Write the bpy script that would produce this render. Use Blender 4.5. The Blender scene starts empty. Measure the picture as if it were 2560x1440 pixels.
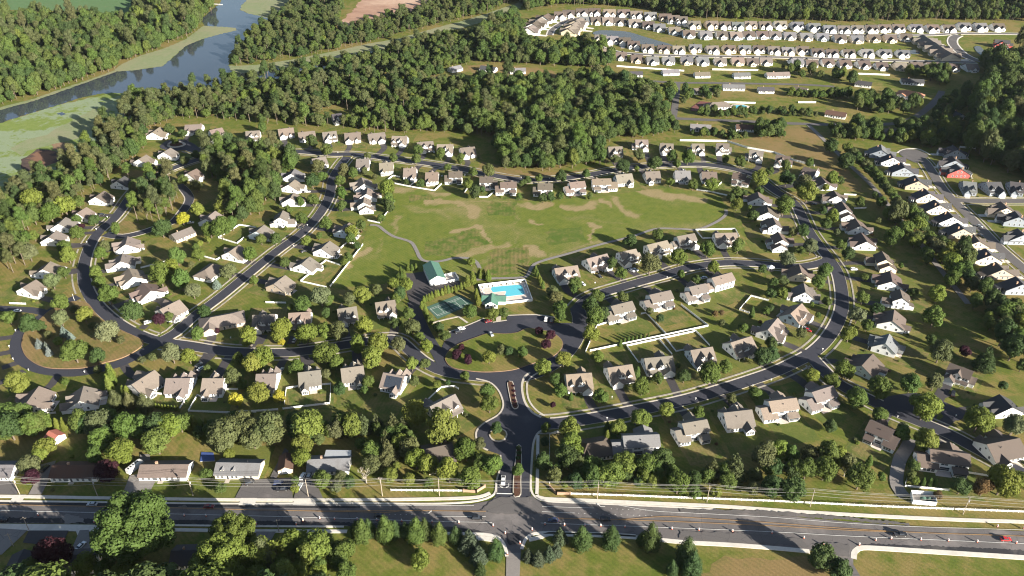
import bpy, bmesh, math, random
import numpy as np
from mathutils import Vector, Matrix
from mathutils.geometry import tessellate_polygon

SC = bpy.context.scene
COL = SC.collection
R = random.Random(7)

# ------------------------------------------------------------------ camera
CAM_H, PITCH, FPX = 275.0, math.radians(32.0), 1980.0     # height, tilt below the horizon, focal length for a 2560 wide picture
cam = bpy.data.cameras.new('camera')
cam.sensor_width = 36.0
cam.lens = 36.0 * FPX / 2560.0
cam.clip_start, cam.clip_end = 1.0, 40000.0
cam_o = bpy.data.objects.new('camera', cam)
COL.objects.link(cam_o)
cam_o.location = (0, 0, CAM_H)
cam_o.rotation_euler = (math.pi / 2 - PITCH, 0, 0)
SC.camera = cam_o

# ------------------------------------------------------------------ sky, sun, exposure
SUN_EL, SUN_AZ = math.radians(18.5), math.radians(-42.0)   # azimuth measured from +x towards +y
world = bpy.data.worlds.new('World')
SC.world = world
world.use_nodes = True
wn = world.node_tree
bg = wn.nodes['Background']
sky = wn.nodes.new('ShaderNodeTexSky')
sky.sky_type = 'NISHITA'
sky.sun_disc = False
sky.sun_elevation = SUN_EL
sky.sun_rotation = math.pi / 2 - SUN_AZ
sky.air_density, sky.dust_density, sky.ozone_density = 1.0, 1.0, 1.0
wn.links.new(sky.outputs[0], bg.inputs[0])
bg.inputs[1].default_value = 0.05
sun = bpy.data.lights.new('sun', 'SUN')
sun.energy = 5.0
sun.angle = math.radians(0.53)
sun.color = (1.0, 0.935, 0.82)
sun_o = bpy.data.objects.new('sun', sun)
COL.objects.link(sun_o)
sd = Vector((math.cos(SUN_AZ) * math.cos(SUN_EL), math.sin(SUN_AZ) * math.cos(SUN_EL), math.sin(SUN_EL)))
sun_o.rotation_euler = sd.to_track_quat('Z', 'Y').to_euler()
sun_o.location = (300, -300, 400)
vs = SC.view_settings
vs.view_transform, vs.look, vs.exposure, vs.gamma, vs.use_curve_mapping = 'Standard', 'None', 1.75, 1.0, False
SC.cycles.max_bounces = 5
SC.cycles.diffuse_bounces = 1
SC.cycles.glossy_bounces = 3
SC.cycles.transmission_bounces = 3
SC.cycles.transparent_max_bounces = 4
SC.cycles.use_denoising = True
SC.cycles.filter_width = 1.15
SC.cycles.volume_bounces = 0

# ------------------------------------------------------------------ survey of the photograph: picture point -> point of the place
CP, SP = math.cos(PITCH), math.sin(PITCH)
def at(px, py, z=0.0):
    dx, dy, df = px - 1280.0, 720.0 - py, FPX
    wy, wz = df * CP + dy * SP, dy * CP - df * SP
    t = (z - CAM_H) / wz
    return (dx * t, wy * t)
def ppm(x, y, z=0.0):                       # picture pixels per metre at a point
    return FPX / max(1.0, y * CP + (CAM_H - z) * SP)
TILE = {'T1': (0, 0, 2.977), 'T2': (850, 0, 2.977), 'T3': (1700, 0, 2.977), 'T4': (0, 480, 2.977), 'T5': (850, 480, 2.977),
        'T6': (1700, 480, 2.977), 'T7': (0, 960, 2.977), 'T8': (850, 960, 2.977), 'T9': (1700, 960, 2.977),
        'P': (0, 0, 1.0), 'Z': (1020, 640, 7.529), 'R2': (1480, 1180, 2.370), 'R3': (0, 1180, 2.370)}
for _c in range(4):
    for _r in range(4):
        TILE['%d%d' % (_c, _r)] = (640 * _c, 360 * _r, 4.0)
def px(tile, s):                            # 'x,y x,y' in a sheet's own units -> list of picture points
    x0, y0, k = TILE[tile]
    return [(x0 + float(a.split(',')[0]) / k, y0 + float(a.split(',')[1]) / k) for a in s.split()]
def gp(tile, s, z=0.0):                     # ... -> list of ground points
    return [at(a, b, z) for a, b in px(tile, s)]

# ------------------------------------------------------------------ object helpers
def tag(o, label=None, cat=None, group=None, kind=None):
    if label: o['label'] = label
    if cat: o['category'] = cat
    if group: o['group'] = group
    if kind: o['kind'] = kind
    return o
def link(o, parent=None):
    COL.objects.link(o)
    if parent is not None: o.parent = parent
    return o
def empty(name, loc=(0, 0, 0), rz=0.0):
    o = bpy.data.objects.new(name, None)
    o.empty_display_size = 0.5
    o.location = loc
    o.rotation_euler = (0, 0, rz)
    return link(o)
def inst(name, me, parent=None, color=None, loc=None, rz=None):
    o = bpy.data.objects.new(name, me)
    if color is not None: o.color = (color[0], color[1], color[2], 1.0)
    if loc is not None: o.location = loc
    if rz is not None: o.rotation_euler = (0, 0, rz)
    return link(o, parent)
class MB:                                   # collects faces of one mesh
    def __init__(s): s.v, s.f, s.m = [], [], []
    def face(s, pts, m=0):
        b = len(s.v); s.v += [tuple(p) for p in pts]; s.f.append(tuple(range(b, b + len(pts)))); s.m.append(m)
    def box(s, x0, x1, y0, y1, z0, z1, m=0, bottom=False):
        b = len(s.v)
        s.v += [(x0, y0, z0), (x1, y0, z0), (x1, y1, z0), (x0, y1, z0), (x0, y0, z1), (x1, y0, z1), (x1, y1, z1), (x0, y1, z1)]
        fs = [(4, 5, 6, 7), (0, 1, 5, 4), (1, 2, 6, 5), (2, 3, 7, 6), (3, 0, 4, 7)] + ([(3, 2, 1, 0)] if bottom else [])
        for f in fs: s.f.append(tuple(b + i for i in f)); s.m.append(m)
    def prism(s, top, dz, m=0):             # a polygon (3-D points) with thickness dz downwards
        n = len(top); b = len(s.v)
        s.v += [tuple(p) for p in top] + [(p[0], p[1], p[2] - dz) for p in top]
        s.f.append(tuple(range(b, b + n))); s.m.append(m)
        s.f.append(tuple(b + n + i for i in range(n))[::-1]); s.m.append(m)
        for i in range(n):
            j = (i + 1) % n
            s.f.append((b + i, b + n + i, b + n + j, b + j)); s.m.append(m)
    def tube(s, p, q, r0, r1=None, n=8, m=0, cap=True):
        r1 = r0 if r1 is None else r1
        p, q = Vector(p), Vector(q); d = (q - p).normalized()
        a = d.orthogonal().normalized(); c = d.cross(a); b = len(s.v)
        for o, r in ((p, r0), (q, r1)):
            for i in range(n):
                t = 2 * math.pi * i / n
                s.v.append(tuple(o + a * (r * math.cos(t)) + c * (r * math.sin(t))))
        for i in range(n):
            j = (i + 1) % n
            s.f.append((b + i, b + j, b + n + j, b + n + i)); s.m.append(m)
        if cap:
            s.f.append(tuple(b + n + i for i in range(n))); s.m.append(m)
            s.f.append(tuple(b + i for i in range(n))[::-1]); s.m.append(m)
    def mesh(s, name, mats, smooth=False):
        me = bpy.data.meshes.new(name)
        me.from_pydata(s.v, [], s.f)
        for mt in (mats if isinstance(mats, (list, tuple)) else [mats]): me.materials.append(mt)
        if s.m and max(s.m) > 0: me.polygons.foreach_set('material_index', s.m)
        if smooth: me.polygons.foreach_set('use_smooth', [True] * len(me.polygons))
        me.update()
        return me
def fill(mb, pts, z, m=0):                  # a flat, possibly concave polygon
    P = [Vector((p[0], p[1], 0)) for p in pts]
    b = len(mb.v)
    mb.v += [(p[0], p[1], z) for p in pts]
    for t in tessellate_polygon([P]):
        a, c, d = t
        A, B, C = P[a], P[c], P[d]
        if (B - A).cross(C - A).z < 0: a, d = d, a
        mb.f.append((b + a, b + c, b + d)); mb.m.append(m)
def smooth_line(pts, step=4.0, closed=False):   # Catmull-Rom through the points, then an even spacing
    P = [Vector((p[0], p[1])) for p in pts]
    n = len(P); out = []
    rng = range(n if closed else n - 1)
    for i in rng:
        p1, p2 = P[i], P[(i + 1) % n]
        p0 = P[i - 1] if (closed or i > 0) else p1 * 2 - p2
        p3 = P[(i + 2) % n] if (closed or i + 2 < n) else p2 * 2 - p1
        k = max(2, int((p2 - p1).length / step))
        for j in range(k):
            t = j / k
            out.append(0.5 * ((2 * p1) + (p2 - p0) * t + (2 * p0 - 5 * p1 + 4 * p2 - p3) * t * t + (3 * p1 - p0 - 3 * p2 + p3) * t ** 3))
    if not closed: out.append(P[-1])
    return [(p.x, p.y) for p in out]
def offsets(line, d, closed=False):         # points a distance d to the left of a line
    n = len(line); out = []
    for i in range(n):
        a = line[i - 1] if (i > 0 or closed) else line[i]
        c = line[(i + 1) % n] if (i < n - 1 or closed) else line[i]
        tx, ty = c[0] - a[0], c[1] - a[1]; l = math.hypot(tx, ty) or 1.0
        out.append((line[i][0] - ty / l * d, line[i][1] + tx / l * d))
    return out
def inside(p, poly):
    x, y = p; r = False; n = len(poly); j = n - 1
    for i in range(n):
        xi, yi = poly[i]; xj, yj = poly[j]
        if (yi > y) != (yj > y) and x < (xj - xi) * (y - yi) / (yj - yi) + xi: r = not r
        j = i
    return r
def seg_dist(p, a, b):
    ax, ay = a; bx, by = b; dx, dy = bx - ax, by - ay
    l = dx * dx + dy * dy
    t = 0 if l == 0 else max(0, min(1, ((p[0] - ax) * dx + (p[1] - ay) * dy) / l))
    return math.hypot(p[0] - ax - t * dx, p[1] - ay - t * dy)
ORD = 'first second third fourth fifth sixth seventh eighth ninth tenth eleventh twelfth thirteenth fourteenth fifteenth sixteenth seventeenth eighteenth nineteenth twentieth twenty-first twenty-second twenty-third twenty-fourth twenty-fifth twenty-sixth twenty-seventh twenty-eighth twenty-ninth thirtieth'.split()
# ------------------------------------------------------------------ materials
def mat(name, rough=0.85, spec=0.3):
    m = bpy.data.materials.new(name); m.use_nodes = True
    b = m.node_tree.nodes['Principled BSDF']
    b.inputs['Roughness'].default_value = rough
    b.inputs['Specular IOR Level'].default_value = spec
    return m, m.node_tree, b
def nd(nt, t, **kw):
    n = nt.nodes.new(t)
    for k, v in kw.items():
        if k in n.inputs: n.inputs[k].default_value = v
        else: setattr(n, k, v)
    return n
def coords(nt, kind='Object', scale=(1, 1, 1)):
    tc = nd(nt, 'ShaderNodeTexCoord'); mp = nd(nt, 'ShaderNodeMapping')
    mp.inputs['Scale'].default_value = scale
    nt.links.new(tc.outputs[kind], mp.inputs['Vector'])
    return mp.outputs['Vector']
def noise(nt, vec, scale, detail=3.0, rough=0.55):
    n = nd(nt, 'ShaderNodeTexNoise')
    n.inputs['Scale'].default_value = scale; n.inputs['Detail'].default_value = detail; n.inputs['Roughness'].default_value = rough
    nt.links.new(vec, n.inputs['Vector'])
    return n.outputs['Fac']
def ramp(nt, fac, stops):
    r = nd(nt, 'ShaderNodeValToRGB')
    e = r.color_ramp.elements
    while len(e) < len(stops): e.new(0.5)
    for q, (p, c) in zip(e, stops): q.position = p; q.color = (c[0], c[1], c[2], 1)
    nt.links.new(fac, r.inputs['Fac'])
    return r.outputs['Color']
def mix(nt, fac, a, b, mode='MIX'):
    n = nd(nt, 'ShaderNodeMix', data_type='RGBA', blend_type=mode)
    for s, v in ((n.inputs[0], fac), (n.inputs[6], a), (n.inputs[7], b)):
        if isinstance(v, (int, float)): s.default_value = v
        elif isinstance(v, tuple): s.default_value = (v[0], v[1], v[2], 1)
        else: nt.links.new(v, s)
    return n.outputs[2]
def mth(nt, op, a, b=0.0, c=None):
    n = nd(nt, 'ShaderNodeMath', operation=op)
    for s, v in zip(n.inputs, (a, b) if c is None else (a, b, c)):
        if isinstance(v, (int, float)): s.default_value = v
        else: nt.links.new(v, s)
    return n.outputs[0]
def smooth(nt, x, lo, hi):
    n = nd(nt, 'ShaderNodeMapRange', interpolation_type='SMOOTHSTEP')
    n.inputs['From Min'].default_value = lo; n.inputs['From Max'].default_value = hi
    nt.links.new(x, n.inputs['Value'])
    return n.outputs['Result']
def bump(nt, b, h, strength=0.4, dist=0.1):
    n = nd(nt, 'ShaderNodeBump'); n.inputs['Strength'].default_value = strength; n.inputs['Distance'].default_value = dist
    nt.links.new(h, n.inputs['Height']); nt.links.new(n.outputs[0], b.inputs['Normal'])
def ocol(nt): return nd(nt, 'ShaderNodeObjectInfo').outputs['Color']
def orand(nt): return nd(nt, 'ShaderNodeObjectInfo').outputs['Random']

def speckle(name, c0, c1, scale=0.6, rough=0.9, big=None, spec=0.2, bmp=0.0):
    """two tones of one stuff mixed by fine noise, with an optional third tone in broad patches"""
    m, nt, b = mat(name, rough, spec)
    v = coords(nt)
    f = noise(nt, v, scale, 5.0, 0.65)
    c = ramp(nt, f, [(0.3, c0), (0.7, c1)])
    if big:
        g = noise(nt, v, big[1], 4.0, 0.6)
        c = mix(nt, smooth(nt, g, big[2], big[3]), c, big[0])
    nt.links.new(c, b.inputs['Base Color'])
    if bmp: bump(nt, b, f, bmp, 0.3)
    return m

def grass_mat(name, g0, g1, dry, dry2, lo=0.45, hi=0.68, mow=True, attr=False):
    m, nt, b = mat(name, 0.95, 0.1)
    v = coords(nt)
    fine = noise(nt, v, 1.3, 5.0, 0.7)
    mid = noise(nt, v, 0.16, 5.0, 0.65)
    big = noise(nt, v, 0.022, 5.0, 0.6)
    c = ramp(nt, mid, [(0.28, g0), (0.72, g1)])
    d = mix(nt, mid, dry, dry2)
    k = mth(nt, 'ADD', mth(nt, 'MULTIPLY', big, 0.62), mth(nt, 'MULTIPLY', mid, 0.38))
    if attr:
        at_ = nd(nt, 'ShaderNodeAttribute', attribute_name='dry')
        k = mth(nt, 'ADD', mth(nt, 'ADD', mth(nt, 'MULTIPLY', k, 0.30), mth(nt, 'MULTIPLY', at_.outputs['Fac'], 0.85)), mth(nt, 'MULTIPLY', mth(nt, 'SUBTRACT', fine, 0.5), 0.65))
    f = smooth(nt, k, lo, hi)
    c = mix(nt, f, c, d)
    if mow:
        w = nd(nt, 'ShaderNodeTexWave', wave_type='BANDS', bands_direction='DIAGONAL')
        w.inputs['Scale'].default_value = 0.22; w.inputs['Distortion'].default_value = 3.0; w.inputs['Detail'].default_value = 2.0; w.inputs['Detail Scale'].default_value = 0.4
        nt.links.new(v, w.inputs['Vector'])
        c = mix(nt, mth(nt, 'MULTIPLY', w.outputs['Fac'], 0.16), c, (0.03, 0.05, 0.012))
    c = mix(nt, smooth(nt, fine, 0.35, 0.75), mix(nt, 0.28, c, (0.012, 0.02, 0.006)), c)
    nt.links.new(c, b.inputs['Base Color'])
    bump(nt, b, fine, 0.5, 0.25)
    return m

M = {}
M['ground'] = grass_mat('lawn and meadow grass', (0.095, 0.128, 0.020), (0.155, 0.165, 0.034), (0.215, 0.168, 0.055), (0.245, 0.182, 0.070), 0.42, 0.60)
M['field'] = grass_mat('open field grass', (0.100, 0.142, 0.022), (0.175, 0.182, 0.036), (0.240, 0.190, 0.078), (0.370, 0.280, 0.165), 0.24, 0.80, attr=True)
M['meadow'] = grass_mat('dry meadow grass', (0.130, 0.130, 0.036), (0.185, 0.150, 0.050), (0.235, 0.165, 0.070), (0.25, 0.165, 0.075), 0.36, 0.56)
M['marsh'] = grass_mat('marsh grass', (0.150, 0.205, 0.045), (0.205, 0.245, 0.075), (0.215, 0.265, 0.150), (0.250, 0.295, 0.190), 0.46, 0.53, mow=False)
M['reeds'] = grass_mat('reed bed', (0.185, 0.220, 0.105), (0.235, 0.260, 0.145), (0.255, 0.255, 0.150), (0.250, 0.240, 0.145), 0.40, 0.60, mow=False)
M['farm'] = grass_mat('young crop', (0.095, 0.175, 0.070), (0.125, 0.200, 0.090), (0.13, 0.16, 0.075), (0.16, 0.165, 0.09), 0.50, 0.75)
M['soil'] = speckle('ploughed red soil', (0.24, 0.140, 0.095), (0.36, 0.225, 0.160), 0.05, 0.95, ((0.42, 0.29, 0.21), 0.012, 0.45, 0.65))
M['woodfloor'] = speckle('woodland floor', (0.028, 0.030, 0.014), (0.060, 0.052, 0.026), 0.3, 0.95, ((0.075, 0.055, 0.03), 0.05, 0.5, 0.7))
M['dirt'] = speckle('bare earth', (0.15, 0.095, 0.055), (0.25, 0.165, 0.10), 0.5, 0.95)
M['mulch'] = speckle('bark mulch', (0.05, 0.025, 0.015), (0.11, 0.055, 0.035), 2.0, 0.95)
M['burnt'] = speckle('dead reeds and mud', (0.040, 0.030, 0.026), (0.085, 0.055, 0.045), 0.25, 0.95, ((0.17, 0.09, 0.055), 0.04, 0.48, 0.6))
def lawn_mat(name='yard lawn', ws=0.16, dist=0.5, amp=0.18):
    m, nt, b = mat(name, 0.95, 0.1)
    v = coords(nt); r = orand(nt)
    tc = nd(nt, 'ShaderNodeTexCoord')
    gv = nd(nt, 'ShaderNodeNewGeometry').outputs['Position']
    fine = noise(nt, gv, 1.3, 5.0, 0.7); mid = noise(nt, gv, 0.14, 5.0, 0.65)
    c = mix(nt, smooth(nt, mid, 0.3, 0.7), ocol(nt), mix(nt, 0.55, ocol(nt), (0.17, 0.165, 0.045)))
    d = mix(nt, fine, (0.200, 0.158, 0.060), (0.240, 0.180, 0.080))
    c = mix(nt, smooth(nt, mth(nt, 'ADD', mid, mth(nt, 'MULTIPLY', r, 0.24)), 0.56, 0.86), c, d)
    w = nd(nt, 'ShaderNodeTexWave', wave_type='BANDS', bands_direction='X'); w.inputs['Scale'].default_value = ws; w.inputs['Distortion'].default_value = dist; w.inputs['Detail'].default_value = 2.0
    nt.links.new(v, w.inputs['Vector'])
    c = mix(nt, mth(nt, 'MULTIPLY', smooth(nt, w.outputs['Fac'], 0.35, 0.65), mth(nt, 'MULTIPLY', r, amp)), c, (0.03, 0.055, 0.012))
    c = mix(nt, smooth(nt, fine, 0.35, 0.75), mix(nt, 0.28, c, (0.012, 0.02, 0.006)), c)
    nt.links.new(c, b.inputs['Base Color']); bump(nt, b, fine, 0.5, 0.25)
    return m
M['lawn'] = lawn_mat(); M['mown'] = lawn_mat('mown field grass', 0.11, 2.5, 0.22)
def asphalt(name, c0, c1, worn, lo=0.55, hi=0.75, rough=0.8):
    m, nt, b = mat(name, rough, 0.35)
    v = coords(nt)
    f = noise(nt, v, 2.2, 4.0, 0.7); g = noise(nt, v, 0.05, 5.0, 0.65)
    c = ramp(nt, f, [(0.25, c0), (0.75, c1)])
    c = mix(nt, smooth(nt, g, lo, hi), c, worn)
    cr = nd(nt, 'ShaderNodeTexVoronoi', feature='DISTANCE_TO_EDGE'); cr.inputs['Scale'].default_value = 0.09
    nt.links.new(v, cr.inputs['Vector'])
    c = mix(nt, mth(nt, 'MULTIPLY', mth(nt, 'LESS_THAN', cr.outputs['Distance'], 0.006), 0.35), c, (0.02, 0.02, 0.022))
    nt.links.new(c, b.inputs['Base Color'])
    bump(nt, b, f, 0.25, 0.03)
    return m
M['street'] = asphalt('fresh street asphalt', (0.026, 0.027, 0.036), (0.040, 0.040, 0.052), (0.058, 0.055, 0.064))
M['oldstreet'] = asphalt('worn street asphalt', (0.085, 0.078, 0.075), (0.115, 0.104, 0.100), (0.150, 0.132, 0.125))
M['highway'] = asphalt('main road asphalt', (0.095, 0.086, 0.084), (0.130, 0.117, 0.113), (0.175, 0.156, 0.148), 0.46, 0.68)
M['newlane'] = asphalt('new black asphalt', (0.018, 0.018, 0.021), (0.030, 0.029, 0.032), (0.070, 0.064, 0.060), 0.52, 0.66)
M['drive'] = asphalt('driveway asphalt', (0.038, 0.034, 0.037), (0.058, 0.051, 0.053), (0.085, 0.072, 0.070))
M['path'] = asphalt('path asphalt', (0.16, 0.145, 0.135), (0.21, 0.19, 0.175), (0.25, 0.22, 0.20))
M['concrete'] = speckle('concrete', (0.38, 0.34, 0.285), (0.48, 0.43, 0.365), 0.8, 0.85, ((0.32, 0.28, 0.23), 0.06, 0.5, 0.75))
M['kerbstone'] = speckle('dull concrete', (0.25, 0.225, 0.185), (0.36, 0.325, 0.27), 0.5, 0.9, ((0.20, 0.18, 0.14), 0.08, 0.5, 0.7))
M['newconcrete'] = speckle('new white concrete', (0.48, 0.445, 0.395), (0.58, 0.54, 0.48), 0.5, 0.8, ((0.40, 0.37, 0.32), 0.06, 0.55, 0.8))
M['whiteline'] = speckle('white road paint', (0.50, 0.49, 0.46), (0.72, 0.71, 0.68), 1.2, 0.7)
M['yellowline'] = speckle('yellow road paint', (0.27, 0.165, 0.075), (0.38, 0.225, 0.10), 1.2, 0.7)
M['court'] = speckle('green court coating', (0.055, 0.105, 0.080), (0.070, 0.125, 0.095), 0.5, 0.8)
M['pooldeck'] = speckle('pool deck concrete', (0.50, 0.42, 0.36), (0.60, 0.50, 0.43), 1.0, 0.8)
M['gravel'] = speckle('gravel', (0.30, 0.27, 0.24), (0.48, 0.44, 0.40), 3.0, 0.95)
M['redpave'] = speckle('red paving', (0.13, 0.055, 0.050), (0.18, 0.075, 0.065), 0.6, 0.85)

def shingle(name):
    m, nt, b = mat(name, 0.9, 0.2)
    v = coords(nt)
    w = nd(nt, 'ShaderNodeTexWave', wave_type='BANDS', bands_direction='Z'); w.inputs['Scale'].default_value = 1.6; w.inputs['Distortion'].default_value = 0.6
    nt.links.new(v, w.inputs['Vector'])
    f = noise(nt, v, 1.8, 4.0, 0.7); g = noise(nt, v, 0.18, 4.0, 0.6)
    oc = ocol(nt)
    c = mix(nt, mth(nt, 'MULTIPLY', smooth(nt, f, 0.35, 0.7), 0.32), oc, (0.08, 0.068, 0.058))
    c = mix(nt, mth(nt, 'MULTIPLY', smooth(nt, g, 0.45, 0.7), 0.30), c, (0.085, 0.072, 0.062))
    c = mix(nt, mth(nt, 'MULTIPLY', w.outputs['Fac'], 0.10), c, (0.03, 0.027, 0.025))
    nt.links.new(c, b.inputs['Base Color'])
    bump(nt, b, f, 0.3, 0.05)
    return m
M['roof'] = shingle('roof shingles')
def siding(name):
    m, nt, b = mat(name, 0.65, 0.3)
    v = coords(nt)
    w = nd(nt, 'ShaderNodeTexWave', wave_type='BANDS', bands_direction='Z'); w.inputs['Scale'].default_value = 1.5
    nt.links.new(v, w.inputs['Vector'])
    g = noise(nt, v, 0.5, 4.0, 0.6)
    c = mix(nt, mth(nt, 'MULTIPLY', smooth(nt, w.outputs['Fac'], 0.75, 1.0), 0.18), ocol(nt), (0.2, 0.19, 0.18))
    c = mix(nt, mth(nt, 'MULTIPLY', smooth(nt, g, 0.45, 0.75), 0.10), c, (0.32, 0.29, 0.25))
    nt.links.new(c, b.inputs['Base Color'])
    bump(nt, b, w.outputs['Fac'], 0.2, 0.04)
    return m
M['siding'] = siding('clapboard siding')
M['white'] = speckle('white vinyl', (0.74, 0.73, 0.70), (0.82, 0.81, 0.79), 1.5, 0.5)
M['trim'] = speckle('white painted trim', (0.70, 0.69, 0.66), (0.80, 0.79, 0.76), 2.0, 0.6)
def plain(name, c, rough=0.5, spec=0.4, metal=0.0):
    m, nt, b = mat(name, rough, spec)
    v = coords(nt)
    f = noise(nt, v, 3.0, 3.0)
    nt.links.new(ramp(nt, f, [(0.3, tuple(x * 0.88 for x in c)), (0.7, c)]), b.inputs['Base Color'])
    b.inputs['Metallic'].default_value = metal
    return m
M['glass'] = plain('window glass', (0.035, 0.042, 0.055), 0.12, 0.6)
M['garage'] = speckle('garage door panels', (0.66, 0.65, 0.62), (0.76, 0.75, 0.72), 1.0, 0.6)
M['dark'] = plain('dark metal', (0.04, 0.04, 0.045), 0.5)
M['greenroof'] = speckle('green metal roof', (0.060, 0.135, 0.098), (0.080, 0.165, 0.120), 0.8, 0.45, spec=0.4)
M['brick'] = speckle('tan brick', (0.30, 0.19, 0.13), (0.42, 0.28, 0.19), 3.0, 0.9)
M['pole'] = speckle('weathered pole wood', (0.24, 0.20, 0.155), (0.38, 0.325, 0.26), 2.0, 0.9)
M['metal'] = plain('galvanised metal', (0.45, 0.46, 0.47), 0.45, 0.5, 0.3)
M['wire'] = plain('wire', (0.34, 0.33, 0.31), 0.5)
M['orange'] = plain('orange plastic', (0.72, 0.105, 0.02), 0.5)
M['tyre'] = plain('tyre rubber', (0.02, 0.02, 0.02), 0.8)
M['lampglass'] = plain('lamp lens', (0.7, 0.68, 0.62), 0.2, 0.5)
M['redlamp'] = plain('red lens', (0.35, 0.02, 0.02), 0.25, 0.5)
M['tarp'] = speckle('blue tarpaulin', (0.01, 0.11, 0.38), (0.02, 0.17, 0.52), 1.5, 0.5)
M['blue'] = plain('blue vinyl pad', (0.05, 0.08, 0.22), 0.6)
M['deck'] = speckle('deck boards', (0.30, 0.215, 0.155), (0.42, 0.31, 0.23), 1.5, 0.85)
def carpaint():
    m, nt, b = mat('car paint', 0.28, 0.5)
    nt.links.new(ocol(nt), b.inputs['Base Color'])
    b.inputs['Coat Weight'].default_value = 0.5
    return m
M['paint'] = carpaint()
def water(name, c, rough=0.05, scale=0.35, strength=0.10):
    m, nt, b = mat(name, rough, 0.5)
    b.inputs['IOR'].default_value = 1.333
    v = coords(nt)
    f = noise(nt, v, scale, 4.0, 0.6)
    g = noise(nt, v, 0.01, 3.0, 0.5)
    nt.links.new(ramp(nt, g, [(0.3, tuple(x * 0.8 for x in c)), (0.7, c)]), b.inputs['Base Color'])
    bump(nt, b, f, strength, 0.12)
    return m
M['water'] = water('river water', (0.040, 0.048, 0.062))
M['pond'] = water('pond water', (0.085, 0.085, 0.075), 0.06, 0.5, 0.08)
M['pool'] = water('pool water', (0.11, 0.46, 0.55), 0.08, 1.2, 0.25)
def leaves(name, trans=0.25):
    m, nt, b = mat(name, 0.65, 0.12)
    r = orand(nt); oc = ocol(nt)
    v = coords(nt)
    f = noise(nt, v, 0.55, 3.0, 0.6)
    hs = nd(nt, 'ShaderNodeHueSaturation')
    nt.links.new(oc, hs.inputs['Color'])
    nt.links.new(mth(nt, "ADD", mth(nt, "MULTIPLY", r, 0.028), 0.474), hs.inputs["Hue"])
    nt.links.new(mth(nt, 'ADD', mth(nt, 'MULTIPLY', f, 0.75), 0.62), hs.inputs['Value'])
    nt.links.new(hs.outputs[0], b.inputs['Base Color'])
    tr = nd(nt, 'ShaderNodeBsdfTranslucent')
    nt.links.new(hs.outputs[0], tr.inputs['Color'])
    ms = nd(nt, 'ShaderNodeMixShader'); ms.inputs[0].default_value = trans
    out = nt.nodes['Material Output']
    nt.links.new(b.outputs[0], ms.inputs[1]); nt.links.new(tr.outputs[0], ms.inputs[2]); nt.links.new(ms.outputs[0], out.inputs['Surface'])
    return m
M['leaf'] = leaves('foliage')
M['bark'] = speckle('bark', (0.085, 0.065, 0.048), (0.19, 0.155, 0.12), 1.0, 0.95)
M['palebark'] = speckle('pale dead bark', (0.27, 0.235, 0.195), (0.40, 0.355, 0.30), 1.5, 0.95)
# ------------------------------------------------------------------ ground, water and land
def sheet(name, pts, z, m, wob=0.0, seed=1, closed_smooth=False):
    if closed_smooth: pts = smooth_line(pts, 6.0, True)
    if wob:
        rr = random.Random(seed); q = []
        n = len(pts)
        for i in range(n):
            a, b = pts[i], pts[(i + 1) % n]
            k = max(1, int(math.hypot(b[0] - a[0], b[1] - a[1]) / (wob * 2.2)))
            for j in range(k):
                t = j / k
                q.append((a[0] + (b[0] - a[0]) * t + rr.uniform(-wob, wob), a[1] + (b[1] - a[1]) * t + rr.uniform(-wob, wob)))
        pts = q
    mb = MB(); fill(mb, pts, z)
    o = inst(name, mb.mesh(name, m))
    return tag(o, kind='structure')

gm = MB()
S = 9000.0
for i in range(12):
    for j in range(12):
        x0, x1 = -S + i * S / 6, -S + (i + 1) * S / 6
        y0, y1 = -3000 + j * S / 6, -3000 + (j + 1) * S / 6
        gm.face([(x0, y0, 0), (x1, y0, 0), (x1, y1, 0), (x0, y1, 0)])
tag(inst('ground', gm.mesh('ground', M['ground'])), kind='structure')

RIVER = gp('T1', '-200,880 -60,838 0,815 250,748 480,668 730,580 870,531 1000,522 1210,492 1290,422 1380,342 1500,292 1620,258 1760,225 1755,208 1640,200 1520,195 1500,140 1570,80 1640,20 1665,-60 1860,-60 1850,0 1800,40 1790,75 1850,102 1950,122 2050,152 1900,222 1830,292 1720,382 1700,425 1700,480 1722,525 1740,532 1850,546 2000,512 2200,500 2300,482 2420,440 2560,392') \
    + gp('T2', '130,392 250,345 420,320 300,372 120,440 -60,500') + gp('T1', '2100,580 1900,620 1700,640 1500,690 1300,715 1110,712 830,692 730,698 600,728 430,783 200,853 0,918 -200,985')
sheet('river_water', RIVER, 0.05, M['water'], 1.2, 3)
sheet('farmland', gp('T1', '-900,100 0,72 600,86 1000,106 1062,70 1090,-60 900,-250 -1600,-250'), 0.06, M['farm'])
sheet('ploughed_field', gp('T2', '-10,225 10,180 40,125 100,75 160,0 180,-70 1050,-70 880,0 740,42 600,78 500,112 320,142 150,185 60,220'), 0.06, M['soil'], 3.0, 5)
MARSH = gp('T1', '-200,985 0,918 430,783 830,693 1120,690 1150,760 1000,900 800,1020 650,1150 400,1280 200,1400 0,1480 -200,1560')
sheet('marsh', MARSH, 0.08, M['marsh'], 1.5, 6)
sheet('marsh_reeds', gp('T1', '80,1120 250,1030 400,960 600,880 750,800 830,820 700,950 600,1030 420,1065 250,1110 130,1165'), 0.12, M['reeds'], 5.0, 8)
sheet('mud_flat', gp('T1', '160,1240 190,1160 300,1108 430,1125 470,1170 420,1215 300,1255 230,1285'), 0.14, M['burnt'], 3.0, 9)
sheet('dead_reed_patch', gp('T1', '380,1075 460,1055 530,1080 560,1112 480,1150 400,1112'), 0.16, M['dirt'], 3.0, 10)
sheet('marsh_pool', gp('T1', '425,845 460,835 492,850 455,862'), 0.16, M['water'], 0.8, 10)
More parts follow.
